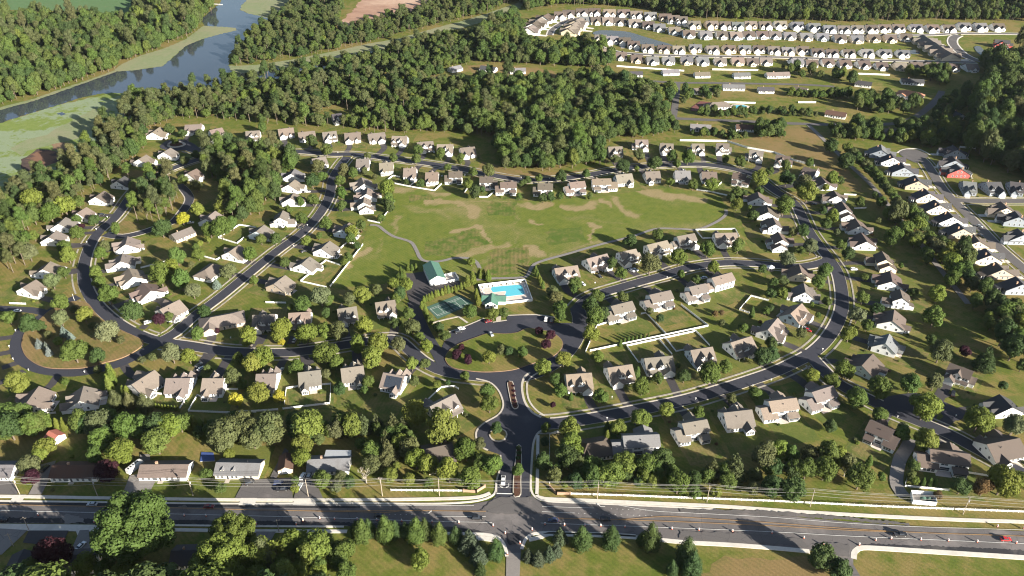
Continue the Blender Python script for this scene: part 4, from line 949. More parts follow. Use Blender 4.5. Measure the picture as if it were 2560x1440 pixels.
row('beside the main road', G2, '03', '-130,330,90,330,6,3;530,335,990,335,6,4;1410,328,1880,325,6;2170,307,2600,315,9,3,1;13 520,277,930,262,6,3', 'left', None)
row('in shade at the bottom-left edge', G2, '03', '130,1385,190,1270,6,2;650,1235,900,1225,6,2;1750,1190,2050,1180,6,2', 'left', None)
row('beside the grey house, its gable to the road', 'small sheds', '13', '285,352,302,210,s,4,1', 'left', None)
row('under the trees at the left edge', 'small sheds', 'T7', '365,350,430,385,s,6', 'left', None)
G3 = 'houses of the new street'
row('left of the new street', G3, '31', '1140,60,1130,8,8,3,2;1255,135,1230,98,8m,2;1370,235,1330,185,8,2,2;1510,370,1470,315,8m,2,4;1612,492,1568,450,8,2,1;1715,605,1672,565,8m,2,1;1848,725,1802,680,8,2;1950,840,1905,797,8m,2,4;2110,970,2062,917,8,1,1;2228,1105,2180,1052,8m,2,1;2340,1240,2292,1195,8,1,4;2540,1390,2492,1340,8m,2,2', 'top', None)
row('right of the new street', G3, '31', '1850,12,1895,60,8,2,2;1842,120,1880,165,8m,2,2;1880,200,1930,250,8,2,3;2330,578,2395,640,8m,1,1;2470,675,2515,730,8,2,2;2500,850,2560,905,8m,2,2', 'top', None)
row('facing the new side street', G3, '31', '1955,372,2085,385,8,3,2;2185,382,2325,380,8m,2,2;2425,375,2555,390,8,2,2', 'left', None)
G4 = 'houses of the old country road'
row('in the clearing between the woods', G4, 'T2', '700,572,770,577,6,1;820,500,890,485,6,3;1050,487,1160,500,6,2;1265,507,1380,505,6,3;1390,597,1500,600,6,3;1740,702,1830,707,6,2', 'left', None)
row('north of the old back street', G4, 'T2', '2100,532,2250,532,6,2;2400,520,2520,515,6,3;T3 110,537,220,535,6;T3 400,542,520,540,6,3;T3 645,540,810,535,6;T3 1310,597,1430,612,6,2;T3 1650,582,1815,592,6,2', 'left', None)
row('between the two old streets', G4, 'T2', '2320,622,2392,648,6,2;2340,747,2400,752,6,0;T3 105,657,240,655,6;T3 320,627,480,630,6,3;T3 585,647,700,650,6,2;T3 855,642,940,655,6,1;T3 1655,667,1790,690,5,5;T3 1590,740,1700,732,6,3,5;T3 2020,815,2100,850,6,2', 'left', None)
row('beside the far red paved yard', G4, 'T3', '240,762,325,757,5,0', 'left', None)
row('near the old country road', G4, 'T3', '80,922,230,930,6,3;420,925,550,930,6,4;1090,817,1240,840,6,4;1520,957,1640,960,6,0', 'left', None)
row('alone in the wood clearing', G4, 'T1', '2470,852,2540,842,4,2', 'left', None)
# the hilltop village: four long rows of small bungalows
G5 = 'bungalows of the hilltop village'
def far_row(phrase, tile, xs, ys, hw, rear, r0, wl):
    for n, (t, x, y) in enumerate(zip(tile, xs, ys)):
        x0, y0, kk = TILE[t]
        z = KIT['7'].ridge; dy = R.uniform(-3, 3)
        a, b = at(x0 + (x - hw) / kk, y0 + (y - dy * .3) / kk, z), at(x0 + (x + hw) / kk, y0 + (y + dy * .3) / kk, z)
        if rear: a, b = b, a
        m = R.choice(['7', '7m']); r = R.choice(r0); w = R.choice(wl)
        side = 'rear' if rear else 'garage'
        build_house(a, b, m, r, w, '%s-roofed %s bungalow, %s from the left in the %s' % (ROOF[r][1], WALL[w][1], ORD[n], phrase), G5, '%s bungalow, %s' % (ORD[n], phrase))
def tl(a, b): return ['T2'] * a + ['T3'] * b
ORD += ['thirty-first', 'thirty-second', 'thirty-third', 'thirty-fourth']
far_row('topmost village row', tl(11, 21), [1640, 1702, 1800, 1895, 2005, 2110, 2205, 2310, 2420, 2480, 2540, 105, 235, 340, 430, 525, 630, 745, 870, 995, 1110, 1215, 1320, 1420, 1520, 1620, 1755, 1875, 1995, 2110, 2230, 2365], [97, 85, 75, 72, 80, 82, 92, 100, 112, 125, 132, 165, 165, 168, 172, 165, 168, 165, 172, 182, 195, 198, 195, 195, 190, 190, 187, 192, 192, 178, 182, 182], 43, False, (0, 1, 1, 3), (0, 0, 0, 0, 1))
far_row('second village row', tl(8, 15), [1825, 1908, 1995, 2085, 2190, 2295, 2375, 2490, 65, 190, 315, 415, 510, 610, 705, 815, 935, 1060, 1190, 1315, 1440, 1560, 1680], [132, 135, 138, 140, 152, 168, 185, 208, 232, 240, 240, 245, 240, 238, 240, 245, 252, 252, 265, 270, 262, 265, 255], 43, True, (0, 1, 1, 3), (0, 0, 0, 1, 5))
far_row('third village row', tl(7, 14), [1940, 2025, 2120, 2185, 2290, 2410, 2520, 115, 240, 365, 480, 590, 695, 800, 910, 1020, 1130, 1255, 1390, 1525, 1660], [265, 275, 285, 310, 335, 340, 345, 335, 345, 342, 342, 342, 350, 355, 350, 365, 370, 370, 370, 372, 375], 43, False, (0, 1, 1, 3), (0, 0, 0, 1))
far_row('fourth village row', tl(5, 17), [1990, 2090, 2210, 2325, 2445, 50, 165, 300, 430, 540, 640, 870, 980, 1100, 1225, 1365, 1500, 1640, 1760, 1880, 2030, 2170], [368, 392, 412, 425, 425, 425, 430, 432, 430, 435, 430, 440, 445, 440, 450, 455, 465, 468, 465, 465, 475, 478], 43, True, (0, 1, 1, 3), (0, 0, 0, 1))
row('at the left end of the village', G5, 'T2', '1395,225,1440,195,7,0;1430,190,1470,165,7m,1;1465,165,1500,140,7;1510,135,1550,112,7m,1;1690,235,1740,200,7,0,1;1720,200,1765,172,7m,0,1;1750,165,1800,142,7,0,1', 'left', None)
row('at the right end of the village', G5, 'T3', '1850,305,1800,268,7,0,1;1890,332,1840,296,7m,0,1;1935,362,1885,324,7,0,1;1975,390,1925,352,7m,0,1;2025,415,1965,382,7,0,1', 'top', None)
# ------------------------------------------------------------------ trees: crowns are clouds of leaf sprays over rough dark lobes
NP = np.random.RandomState(11)
def unit(n):
    v = NP.normal(size=(n, 3)); return v / np.linalg.norm(v, axis=1)[:, None]
ICO = None
def ico():
    global ICO
    if ICO is None:
        bm = bmesh.new(); bmesh.ops.create_icosphere(bm, subdivisions=1, radius=1.0)
        ICO = (np.array([v.co[:] for v in bm.verts]), [tuple(v.index for v in f.verts) for f in bm.faces]); bm.free()
    return ICO
def crown_mesh(name, lobes, n, size, up=0.25, core=0.80, m=None, droop=0.0, flat=0.75):
    """lobes: rows of x, y, z, rx, rz; n leaf sprays of a given size spread over the lobes' outer skins"""
    L = np.array(lobes, float)
    w = L[:, 3] ** 2 * 1.0; cnt = np.maximum(8, (n * w / w.sum()).astype(int))
    C, N = [], []
    for l, k in zip(L, cnt):
        d = unit(int(k * 1.5)); rad = NP.uniform(.86, 1.12, (len(d), 1))
        p = l[:3] + d * rad * [l[3], l[3], l[4]]
        keep = np.ones(len(p), bool)
        for q in L:
            if q is l: continue
            keep &= (((p - q[:3]) / [q[3], q[3], q[4]]) ** 2).sum(1) > .70
        C.append(p[keep]); N.append((d / [l[3], l[3], l[4]])[keep])
    C, N = np.vstack(C), np.vstack(N)
    N = N / np.linalg.norm(N, axis=1)[:, None] + NP.normal(scale=.36, size=N.shape) + [0, 0, up]
    N /= np.linalg.norm(N, axis=1)[:, None]
    a = np.cross(N, unit(len(N))); a /= np.linalg.norm(a, axis=1)[:, None]; b = np.cross(N, a)
    s = size * NP.uniform(.6, 1.35, (len(N), 1))
    tip = a * s; side = b * s * flat; mid = N * s * .22
    V = np.stack([C - tip, C - side + mid * .6, C + tip - [0, 0, droop], C + side + mid], 1).reshape(-1, 3)
    F = [(4 * i, 4 * i + 1, 4 * i + 2, 4 * i + 3) for i in range(len(C))]
    V = V.tolist(); iv, jf = ico()
    for l in L:
        b0 = len(V); jit = NP.uniform(.82, 1.06, (len(iv), 1))
        V += (l[:3] + iv * jit * np.array([l[3], l[3], l[4]]) * core).tolist(); F += [tuple(b0 + i for i in f) for f in jf]
    me = bpy.data.meshes.new(name); me.from_pydata(V, [], F); me.materials.append(m or M['leaf']); me.update()
    return me
def round_lobes(k, zc, rz, spread=.62, lr=(.36, .52), low=.0):
    out = [(0, 0, zc, .66, .70 * rz)]
    d = unit(k)
    for i in range(k):
        z = zc + d[i, 2] * rz * spread
        if z < zc - rz * (.55 - low): z = zc - rz * .35
        r = NP.uniform(*lr); out.append((d[i, 0] * spread, d[i, 1] * spread, z, r, r * .95))
    return out
def trunk_mesh(name, h, r, limbs=0, zc=1.3, m='bark', spread=.6):
    b = MB(); b.tube((0, 0, -.1), (0, 0, h * .55), r, r * .75, 7); b.tube((0, 0, h * .55), (.03, .02, h), r * .75, r * .4, 6)
    for i in range(limbs):
        t = 2 * math.pi * i / max(1, limbs) + NP.uniform(-.3, .3)
        b.tube((0, 0, h * NP.uniform(.5, .75)), (math.cos(t) * spread, math.sin(t) * spread, zc + NP.uniform(-.2, .3)), r * .5, r * .15, 5)
    return b.mesh(name, M[m])
SPEC = {}                                    # kind: (crown meshes, trunk meshes, crown centre in radii, height in radii)
SPEC['d'] = ([crown_mesh('crown', round_lobes(24, 1.32, 1.02, .70, (.24, .44)), 2600, .078) for _ in range(5)], [trunk_mesh('trunk', 1.1, .075, 4) for _ in range(2)], 1.32, 2.35)
SPEC['o'] = ([crown_mesh('crown', round_lobes(20, 1.55, 1.32, .62, (.26, .42)), 2200, .080) for _ in range(2)], [trunk_mesh('trunk', 1.3, .075, 3)], 1.55, 2.9)
SPEC['h'] = ([crown_mesh('crown', [(x * NP.uniform(.85, 1.25), y * NP.uniform(.85, 1.25), z, r, q) for x, y, z, r, q in round_lobes(58, 1.25, .92, .80, (.13, .32))], 11500, .040) for _ in range(2)], [trunk_mesh('trunk', 1.1, .06, 6)], 1.25, 2.2)
def spruce(n, hh, r1, size, steps=9, shag=1.0):
    out = []
    for i in range(steps):
        t = (i + .5) / steps; rr = (1 - t) ** .8
        z = .18 + t * hh
        k = max(1, int(6 * rr + 1))
        for j in range(k):
            a = 2 * math.pi * (j + .37 * i) / k
            q = rr * .62 if k > 1 else 0
            l = max(.10, .42 * rr * NP.uniform(.85, 1.15))
            out.append((math.cos(a) * q, math.sin(a) * q, z, l, l * .8 * shag))
    return out
SPEC['c'] = ([crown_mesh('crown', spruce(0, 2.5, 1, .1), 2200, .080, .1, .75, droop=.05, flat=.5) for _ in range(2)], [trunk_mesh('trunk', .6, .07)], 1.1, 2.8)
SPEC['e'] = ([crown_mesh('crown', [(0, 0, .85, .72, .85)] + [(math.cos(a) * .42, math.sin(a) * .42, z, .45, .5) for z, o in ((.5, 0), (1.0, .5)) for a in (o, o + 1.57, o + 3.14, o + 4.71)] + [(0, 0, 1.6, .42, .6), (.1, 0, 1.95, .25, .4)], 2600, .062, .3, .85, flat=.5) for _ in range(2)], [trunk_mesh('trunk', .5, .08)], 1.0, 2.3)
SPEC['a'] = ([crown_mesh('crown', [(0, 0, .8, .78, .85), (.05, 0, 1.6, .66, .9), (-.04, .03, 2.4, .46, .8), (0, 0, 3.0, .25, .5)], 1100, .15, .3, .85, flat=.45) for _ in range(2)], [trunk_mesh('trunk', .4, .1)], 1.6, 3.4)
SPEC['s'] = ([crown_mesh('crown', [(0, 0, .5, .7, .5)] + [(math.cos(a) * .5, math.sin(a) * .5, .5, .42, .42) for a in (0, 1.3, 2.5, 3.8, 5.0)], 420, .17) for _ in range(2)], [trunk_mesh('trunk', .4, .06)], .5, 1.1)
def pine_lobes():
    out = [(0, 0, 3.2, .62, .75)]
    for i in range(11):
        a = i * 2.4; z = 2.35 + 1.6 * i / 10; q = .68 * (1 - .40 * i / 10) * NP.uniform(.7, 1.15)
        l = NP.uniform(.32, .52); out.append((math.cos(a) * q, math.sin(a) * q, z, l, l * .8))
    return out
SPEC['n'] = ([crown_mesh('crown', pine_lobes(), 2000, .080, .35, .72, flat=.5) for _ in range(3)], [trunk_mesh('trunk', 3.5, .065, 5, 2.9)], 3.1, 4.2)
SPEC['w'] = ([crown_mesh('crown', round_lobes(16, 1.3, 1.1, .6, (.3, .45)), 1500, .12, -.4, .75, droop=.22, flat=.35)], [trunk_mesh('trunk', 1.1, .08, 4)], 1.3, 2.4)
def bare_mesh(seed):
    rr = random.Random(seed); b = MB()
    def grow(p, d, l, r, k):
        q = p + d * l; b.tube(p, q, r, r * .62, 5 if k > 1 else 4, cap=False)
        if k == 0: return
        for _ in range(3 if k > 1 else 2):
            e = (d + Vector((rr.uniform(-.65, .65), rr.uniform(-.65, .65), rr.uniform(-.1, .45)))).normalized(); grow(q, e, l * rr.uniform(.6, .85), r * .62, k - 1)
    grow(Vector((0, 0, 0)), Vector((0, 0, 1)), .55, .085, 4)
    return b.mesh('branches', M['palebark'])
BARE = [bare_mesh(3), bare_mesh(9)]
TONE = {'g': ((.076, .120, .028), 'green'), 'l': ((.122, .160, .032), 'light green'), 'k': ((.046, .078, .026), 'dark green'), 'v': ((.088, .102, .042), 'olive green'), 'y': ((.29, .30, .034), 'yellow'), 'p': ((.040, .014, .020), 'purple-leaved'), 'b': ((.175, .215, .190), 'silver blue'), 'm': ((.115, .140, .065), 'pale green'), 'u': ((.070, .095, .055), 'blue-green'), 'r': ((.12, .085, .035), 'bronze')}
SHAPE = {'d': ('broadleaf_tree', 'rounded broadleaf tree'), 'o': ('broadleaf_tree', 'upright oval tree'), 'h': ('broadleaf_tree', 'huge spreading tree'), 'c': ('spruce_tree', 'pointed spruce'), 'e': ('cedar_tree', 'dense rounded cedar'), 'a': ('arborvitae', 'slim columnar arborvitae'), 's': ('shrub', 'low rounded shrub'), 'n': ('pine_tree', 'tall bare-trunked pine'), 'w': ('willow_tree', 'drooping willow'), 'x': ('dead_tree', 'bare dead tree')}
TREES = []                                   # dicts of kind, place, radius, tone
def plant(tile, s, kind='d', tone='gggglvmk'):
    for it in s.split():
        f = it.split(','); t = f[3] if len(f) > 3 else R.choice(tone); kd = f[4] if len(f) > 4 else kind
        x0, y0, k = TILE[tile]; X, Y, r = x0 + float(f[0]) / k, y0 + float(f[1]) / k, float(f[2]) / k
        g = at(X, Y); rm = max(.5, r / ppm(g[0], g[1]))
        hc = SPEC[kd][2] if kd != 'x' else 1.0
        g = at(X, Y, hc * rm); rm = r / ppm(g[0], g[1], hc * rm); g = at(X, Y, hc * rm)
        TREES.append(dict(k=kd, p=g, r=rm * {'e': 1.22, 'c': 1.32, 'a': 1.18, 's': 1.1}.get(kd, 1.08), t=t, z='street', sc=R.uniform(.92, 1.12) * (1.22 if kd == 'e' else 1)))
plant('02', '600,150,75 295,345,90 95,300,65 610,310,70,m 410,380,50 740,215,35,v 840,265,75 930,380,40 1070,440,98 1210,525,38,v 740,635,112 975,690,70 580,530,42 480,475,35 870,580,35 1320,225,98 1090,80,85 1930,30,70 2035,235,62 1975,465,60 2490,500,85,l 1720,660,88,m 1890,680,72,l 1420,720,35,v 1530,690,40,v 2390,715,60 2530,760,90 180,955,98,l 655,945,35 975,820,40 2330,900,80 2420,960,50 1690,285,45,l 2070,800,40,l,o')
plant('02', '2360,1130,66,y 60,1270,120 190,1260,110 90,1390,130 300,1370,110 430,1330,80 980,1350,120 1080,1300,80 860,1380,90 1250,1400,110 1400,1390,110 1560,1390,110 1700,1390,100 2250,1400,110 2440,1380,120,v')
plant('02', '500,1350,34 570,1370,34 640,1375,36 1100,840,46 1115,910,46 1095,985,44 1075,930,40 1280,1060,42 1240,1050,36 1560,1180,17 1592,1186,17 1624,1191,17 1656,1196,17 1688,1200,17 1720,1204,17 1752,1208,17 1784,1212,17 1830,1370,40 1890,1370,40 1950,1365,40 2010,1370,38 2070,1370,36', 'a', 'l')
plant('02', '1165,1150,70 1300,1165,60 1455,1175,74', 'e', 'v'); plant('02', '390,565,36 465,590,29 490,650,31 640,450,36 705,490,33', 'c', 'b'); plant('02', '1590,310,55 2170,430,26', 'd', 'p')
plant('12', '260,435,102,l 500,450,100,l 690,420,76,l 820,440,90,v 1080,390,85,l 1390,355,56,g 465,175,76,g 700,245,50 1530,260,55 1560,390,75,v 1640,490,50 1700,580,60 1425,565,65,v 1740,330,45 1830,400,50,k 1885,475,55 2140,230,65,g 2370,260,55,v 2480,245,45,v 1020,560,85,l 1220,570,95,l 1170,710,92,l 690,640,112,g 800,750,66,g 410,800,76,g 70,710,92,l 30,1060,92,l 1560,760,60,l,o 1590,930,46,l,o 1690,760,50,v 2330,700,60,l 1120,930,56,l,o 1085,1025,40 835,1005,62,k 700,860,40,v 2090,880,46,v 1810,970,40,l 1920,950,25 2310,1040,72,g,o 2335,1165,82,g 1590,1260,112,l 1860,1390,160,l 510,1370,148,l 680,1390,60,g 2400,1400,55,l,o 120,1390,150,v 1060,60,80,l 1440,60,60 930,110,60,v 730,120,55,v 650,80,92,m 1210,20,50 1400,110,50 2450,620,45,k 2530,640,42,k 345,195,32,l')
plant('12', '1080,1380,70 960,1390,70 830,1400,70 1200,1350,60 1370,1400,80 1470,1390,60', 'c', 'v'); plant('12', '235,1090,60,y 255,540,36,y', 'd'); plant('12', '2005,670,48 2050,595,31 2120,715,46', 'd', 'p')
plant('Z', '300,830,40 350,800,36 400,790,40 450,755,40 520,720,40 565,705,36 640,690,40 700,650,45 760,640,45 830,650,30 890,630,35 940,610,30 1000,570,40 1060,560,36 1120,490,60 1220,430,70 1340,330,45 1365,370,45 1420,360,50 1510,390,60 1290,760,50 1320,850,60 1290,690,40 260,930,45 330,1030,50 355,1110,50 2410,250,30 2440,350,36 2470,430,40 2500,490,40 2540,560,40', 'a', 'l')
plant('Z', '1160,1040,110,g 1600,1090,85,g 1820,1080,70,v 1190,110,66,l 430,1200,66,v 560,1340,80,v')
plant('11', '1450,1270,25 1480,1310,25 1520,1240,20 1560,1240,20 1600,1235,18 1460,1330,24', 'a', 'g'); plant('11', '1380,1390,62,l 1500,1400,62,l 1430,1320,30,g')
plant('22', '400,40,60,v 440,110,60,v 480,210,65,g 475,275,55,g 850,80,66,g 785,180,76,k 830,300,86,g 910,260,60,k 790,460,76,l 1105,95,55,v 620,20,45 515,715,72,l 310,795,76,l 440,910,55,g 480,1020,66,g 885,1095,72,g 1300,990,82,g 1460,910,56,g 1720,880,66,k 1980,850,108,g 2130,790,62,g 850,680,62,g 2500,690,82,k 2100,350,30,v 2310,400,45,k 2540,230,40,g 1380,230,36,v 1480,310,40,k 1660,780,25 1290,1300,92,l 1545,1220,70,l 1860,1250,60,g 2190,1110,50,g 2430,1050,60,g 340,1400,50,v 580,1425,100,l 1060,1410,76,l 100,640,52,l 2030,255,30,r 2095,245,28,r')
plant('22', '590,1090,26 1255,850,36 2400,255,30 950,1410,36 1085,555,22 1125,525,16 1165,515,16 1205,505,16 1245,495,16 1285,487,16 1325,480,16 1365,475,14', 'a', 'g'); plant('22', '270,435,38 385,480,46 340,565,46 410,1170,28', 'd', 'p')
plant('32', '945,100,60 895,270,76 990,380,50 810,465,72,l 430,880,76,l 640,930,70,g 760,825,92,g 890,1110,96,g 1110,1010,100,g 1430,950,92,g 1660,950,76,v 1570,1180,138,l 2110,1320,122,l 1110,1280,66,g 1630,510,46,g 1720,640,102,v 1660,290,100,g 590,140,45 2080,130,72 2400,260,100,g 1700,60,82,l 1450,40,45,l 1090,220,60,k 2300,190,40,l 30,560,60,k 40,680,70,k 330,460,50 620,1380,60,k 1350,1410,60 2450,1390,82,m 25,60,50 140,60,50 20,220,40 2350,980,40,k 500,270,26 440,165,26')
plant('32', '2170,740,84', 'c', 'k'); plant('32', '1970,630,50', 'd', 'p')
plant('21', '1270,115,50 1425,185,66,k 1110,230,62,k 1600,120,50 1650,200,40 1760,130,66,g 2280,185,50 2480,350,72,l 2140,150,40 270,340,36 495,325,56,l 740,300,40 155,360,36 480,520,36,k 310,535,45 390,530,45 2000,410,60,l 1810,410,46,k 1580,380,40,k 2240,490,50 2190,540,40 2310,490,40 2250,600,56,l,w 2410,715,50 2380,640,25 1460,905,50,l 1000,1200,52,g 1090,1300,56,g 1380,1200,96,v 1670,1130,72,g 1950,1060,66,g 2260,1030,62,g 2020,1240,56 1690,1310,40,v 1840,1360,40,v 630,1400,60,g 1180,970,62,k 1030,150,45 110,390,36 2500,1250,42,k 70,520,30 1245,250,26 780,520,32 2470,470,40')
plant('21', '238,1260,22 252,1300,22 270,1340,22 288,1378,22 310,1418,22', 'a', 'g')
plant('31', '185,340,70,k 160,620,86,g 400,470,96,l 350,420,80,v 175,220,45 20,270,40 350,870,56,k 430,1030,66,m 330,1060,45 190,1160,72,m 570,1280,72,g 500,1390,60 650,730,60,l 580,800,50 545,670,36 690,880,30 730,1010,50 800,1100,66 965,1330,36 1330,1220,26 780,170,76,k 920,590,45,v 1140,580,50 1070,510,30 1260,920,92 1100,760,30 580,440,30 150,1370,50 650,340,60,l 720,360,40,l 420,190,40 630,20,60,k 60,1390,40 250,880,40,k 600,620,30')
plant('31', '800,40,50 850,90,45 890,130,45 930,170,45 980,210,50 1010,250,45 1050,290,50 1090,330,50 1120,370,45 1150,400,50 1190,450,50 1230,490,50 1270,540,45 1290,590,60 1340,640,60 1440,720,70 1500,800,70 1380,860,70 1560,830,50 1610,930,60 1650,1000,60 1590,1090,60 1700,1050,65 1760,1120,70 1850,1190,90 1900,1280,80 1980,1280,60 1850,1360,70 2050,1400,70 1470,970,60 1220,690,60 1290,740,50', 'd', 'glv')
plant('01', '1960,420,55 1970,660,60 2220,630,70 2420,700,60,k 1160,850,50,v 1615,840,82,k 770,880,62,g 680,1110,72,l 640,1030,60,g 1010,1090,60,g 1040,1030,50,g 950,1290,60,g 990,1390,60,g 340,920,45 760,760,46,l 940,760,50,v 520,1370,72,m 640,1290,52 1770,1130,72,g 1980,1100,56,l 1960,1040,36,l 1710,1240,86,l 1600,1310,102,g 1810,1370,86,g 2280,1270,72,m 2210,850,90,g 2320,800,60,g 2100,860,70,g 330,590,100,l 500,690,90,g 640,610,92,l 790,580,50,l 290,1090,72,m 90,830,60 1850,170,40 1960,110,40 1490,225,36 1830,360,50,v 2500,1110,60,g 2540,1370,40 1910,1210,30 1825,745,60,y 2000,1000,30,l 2080,960,30,l')
plant('01', '815,825,30', 'd', 'p'); plant('01', '2165,1410,36', 'c', 'b')
plant('11', '840,370,50 850,490,60,g 860,620,50,g 560,370,66,k 570,560,50,g 440,580,40,l 320,660,45 450,740,56,g 700,800,60,g 500,970,46,g 960,880,60,l 1050,820,46,l 190,950,56,l 50,950,50,m 950,950,50 1010,1020,36,l 920,1140,45,l 290,1190,50,l 220,1150,30 1310,450,72,l 1330,550,60,g 1320,620,60,k 1250,740,40,k 880,270,60,v 970,300,50,l 700,50,50,l 1110,120,36,g 1370,140,40,g 1600,150,46,g 1620,60,45,g 1850,100,50,l 1915,230,36,g 2170,280,45,l 2325,270,56,k 2050,150,45 2120,400,45,k 2190,480,60,k 630,920,36,l 2260,460,30,k 1640,390,40 660,320,50 2150,1180,36,l 620,230,60,v 1090,270,36 880,1180,36 300,850,20 1500,380,26 1190,330,24')
plant('T1', '1260,960,36 1360,990,30 1520,1040,30 1490,995,30 1300,1050,26 1950,950,36 2430,1120,40 2320,1060,40')
plant('23', '480,1050,64 440,1190,56 370,1230,54 260,1270,58 160,1240,50', 'c', 'u'); plant('23', '700,1095,98,k 990,1095,92,k 1390,1100,98,k 1290,1090,50,k 1740,1250,108,k 1800,1380,100,k 1600,1390,60,k', 'e')
plant('23', '315,300,86,k 605,140,116,l 1130,320,106,l 940,460,100,l 770,350,90 750,480,80,l 640,490,80 460,360,45 540,500,50,l 1400,500,62,l 1660,520,100,g 1820,600,60 1820,480,70,k 2040,600,50,l 60,380,60,g,o 1260,490,50,k 330,100,40,k'); plant('23', '430,430,56,k 2000,400,84,v 2220,390,104,v', 'c'); plant('23', '950,60,36', 'a', 'l'); plant('23', '1460,470,60', 'x')
plant('T9', '640,540,90,v 740,500,70,l 820,520,60 960,520,60,v 1100,520,80,g 1180,540,70 1080,640,80,g 940,640,70,g 840,640,60,k 1340,700,90,g 1250,590,60 700,620,60,k 840,790,88,k 700,770,80,k 560,780,50,v 1310,105,66 1490,230,50,g 1830,410,82,l 1665,360,56,g 1740,610,42,g 1720,680,40,g 1750,720,30 2090,760,62,k 2260,770,64,r 2400,730,100,l 2520,720,72,l 1920,830,30,r 2490,310,70,m 1500,690,30 1120,310,40,v')
plant('22', '12,980,16 18,1030,18 22,1080,18 28,1130,18 30,1170,16', 's', 'p'); plant('23', '65,160,28 70,210,28 62,260,26', 's', 'k'); plant('23', '45,520,14 45,560,14', 's', 'p')
plant('T9', '1410,575,26 1810,730,20 1860,735,20 1900,740,20', 'a', 'g'); plant('T9', '1230,650,50 690,760,80', 'x'); plant('T9', '1060,1290,90,k 1190,1375,80,k', 'd')
plant('13', '660,480,82,g 840,470,70,v 930,500,60 1340,430,70,l 1440,100,82,l 1150,180,92,g 1600,270,102,l 1720,330,92,l 1720,500,50 1530,470,60 1930,400,112,l 2130,470,112,g 2360,330,92,g 2240,300,80 2100,180,112,g 460,130,92,l 450,250,90,l 390,490,40,g 390,570,40,l 1400,340,40,l 2230,120,60,v 800,560,50 1160,330,80'); plant('13', '1320,230,84,v 1300,80,60,v', 'c'); plant('13', '1092,430,110 1240,480,45', 'x')
plant('13', '1060,1030,88 1130,990,70 1000,1000,60 1300,1020,94 1390,1000,70 1600,1030,98 1690,1000,80 1500,1010,60 1830,1050,84 2000,1060,68', 'e', 'gk'); plant('13', '2130,1110,84,u 2230,1240,74,u 2240,1380,50,k', 'c'); plant('13', '2400,1210,84,k', 'e'); plant('13', '1640,1290,94,l 1630,1210,50,l', 'w')
plant('13', '270,1150,112,l 510,1130,96,l 720,1120,60,l 880,1180,100,g 830,1300,82,g 260,1280,72,l 510,1270,92,l 700,1260,62,l 900,1400,92,g 440,1400,92,l 620,1400,82,l 280,1420,60,l'); plant('13', '90,1270,120,v', 'e')
plant('03', '1340,970,335,g,h 2330,1020,195,g,h 2200,1330,240,l,h 860,1340,112,l 1280,1370,132,l 1050,1370,92,g 330,1370,112,g 290,330,92,v 450,150,92,l 400,230,72,l 1200,200,122,l 2060,420,56,v 2200,560,56,g 2290,220,50,l 950,230,82,g'); plant('03', '310,455,76,p 1070,390,102,p 530,1230,150,p', 'd')
plant('T7', '1660,400,100,v 1700,320,80,v 1800,330,84,v 1900,340,90,v 2020,350,92,v 1880,400,80,v 1160,430,92,g 760,420,80,g 2500,340,60,v 2440,350,50', 'd')
# shrubs along the house walls
for o in [o for o in COL.objects if o.parent is None and o.name.startswith('house') and o.location.y < 760]:
    for _ in range(2):
        a = R.choice([(-1, -1), (1, -1), (1, 1), (-1, 1)]); u, v = a[0] * R.uniform(5, 8.6), a[1] * R.uniform(8.6, 11)
        ca, sa = math.cos(o.rotation_euler[2]), math.sin(o.rotation_euler[2]); q = (o.location.x + u * ca - v * sa, o.location.y + u * sa + v * ca)
        if not on_paving(q, 1.2): TREES.append(dict(k='s', p=q, r=R.uniform(.7, 1.35), t=R.choice('gkvglr'), z='street', sc=R.uniform(.9, 1.3)))
# woods: scattered over ground outlines traced along their edges; nearest and largest become single trees, the rest one mass per kind
WOODS = []
def wood(zone, tile, outline, step, r, pine, avoid=True, tone='gggkvl', tall=1.0):
    P = gp(tile, outline); xs = [p[0] for p in P]; ys = [p[1] for p in P]
    y = min(ys); row_i = 0
    while y < max(ys):
        x = min(xs) + (row_i % 2) * step * .5
        while x < max(xs):
            q = (x + R.uniform(-.38, .38) * step, y + R.uniform(-.38, .38) * step)
            if inside(q, P) and not on_paving(q, 4.0) and not any(abs(q[0] - h[0]) < h[2] and abs(q[1] - h[1]) < h[2] + 1 for h in HOUSES) and not any(inside(q, c) for c in CLEAR):
                kd = 'n' if R.random() < (pine(q) if callable(pine) else pine) else 'd'
                rr = (r(q) if callable(r) else r) * (R.uniform(.62, 1.05) if R.random() < .6 else R.uniform(1.0, 1.45))
                TREES.append(dict(k=kd, p=q, r=rr * (.80 if kd == 'n' else 1), t=R.choice('vvgk' if kd == 'n' else tone), z=zone, sc=R.uniform(.85, 1.35) * tall))
            x += step
        y += step * .86; row_i += 1
CLEAR = [gp('P', '800,290 835,265 900,285 895,310 830,318'), RIVER, gp('T2', '900,480 1420,490 1720,560 1930,585 1700,610 1200,600 980,560')]
wood('the forest beyond the river', 'P', '-90,60 0,50 330,58 345,30 372,-14 530,-20 538,22 505,62 470,95 440,106 370,134 300,163 285,176 240,192 160,219 84,242 0,264 -90,290', 8.6, 5.2, .16, tone='gglmv', tall=1.15)  # paler tones put distant haze and sun-facing light into the leaf colour
wood('the wood below the ploughed field', 'P', '577,168 590,132 615,112 645,82 690,58 718,42 742,-14 872,-14 850,45 848,72 870,82 960,58 1060,33 1150,-6 1288,-18 1290,2 1220,33 1150,50 1085,66 1010,85 930,106 850,126 780,140 672,156', 7.6, 4.3, .5, tone='ggkv', tall=.95)
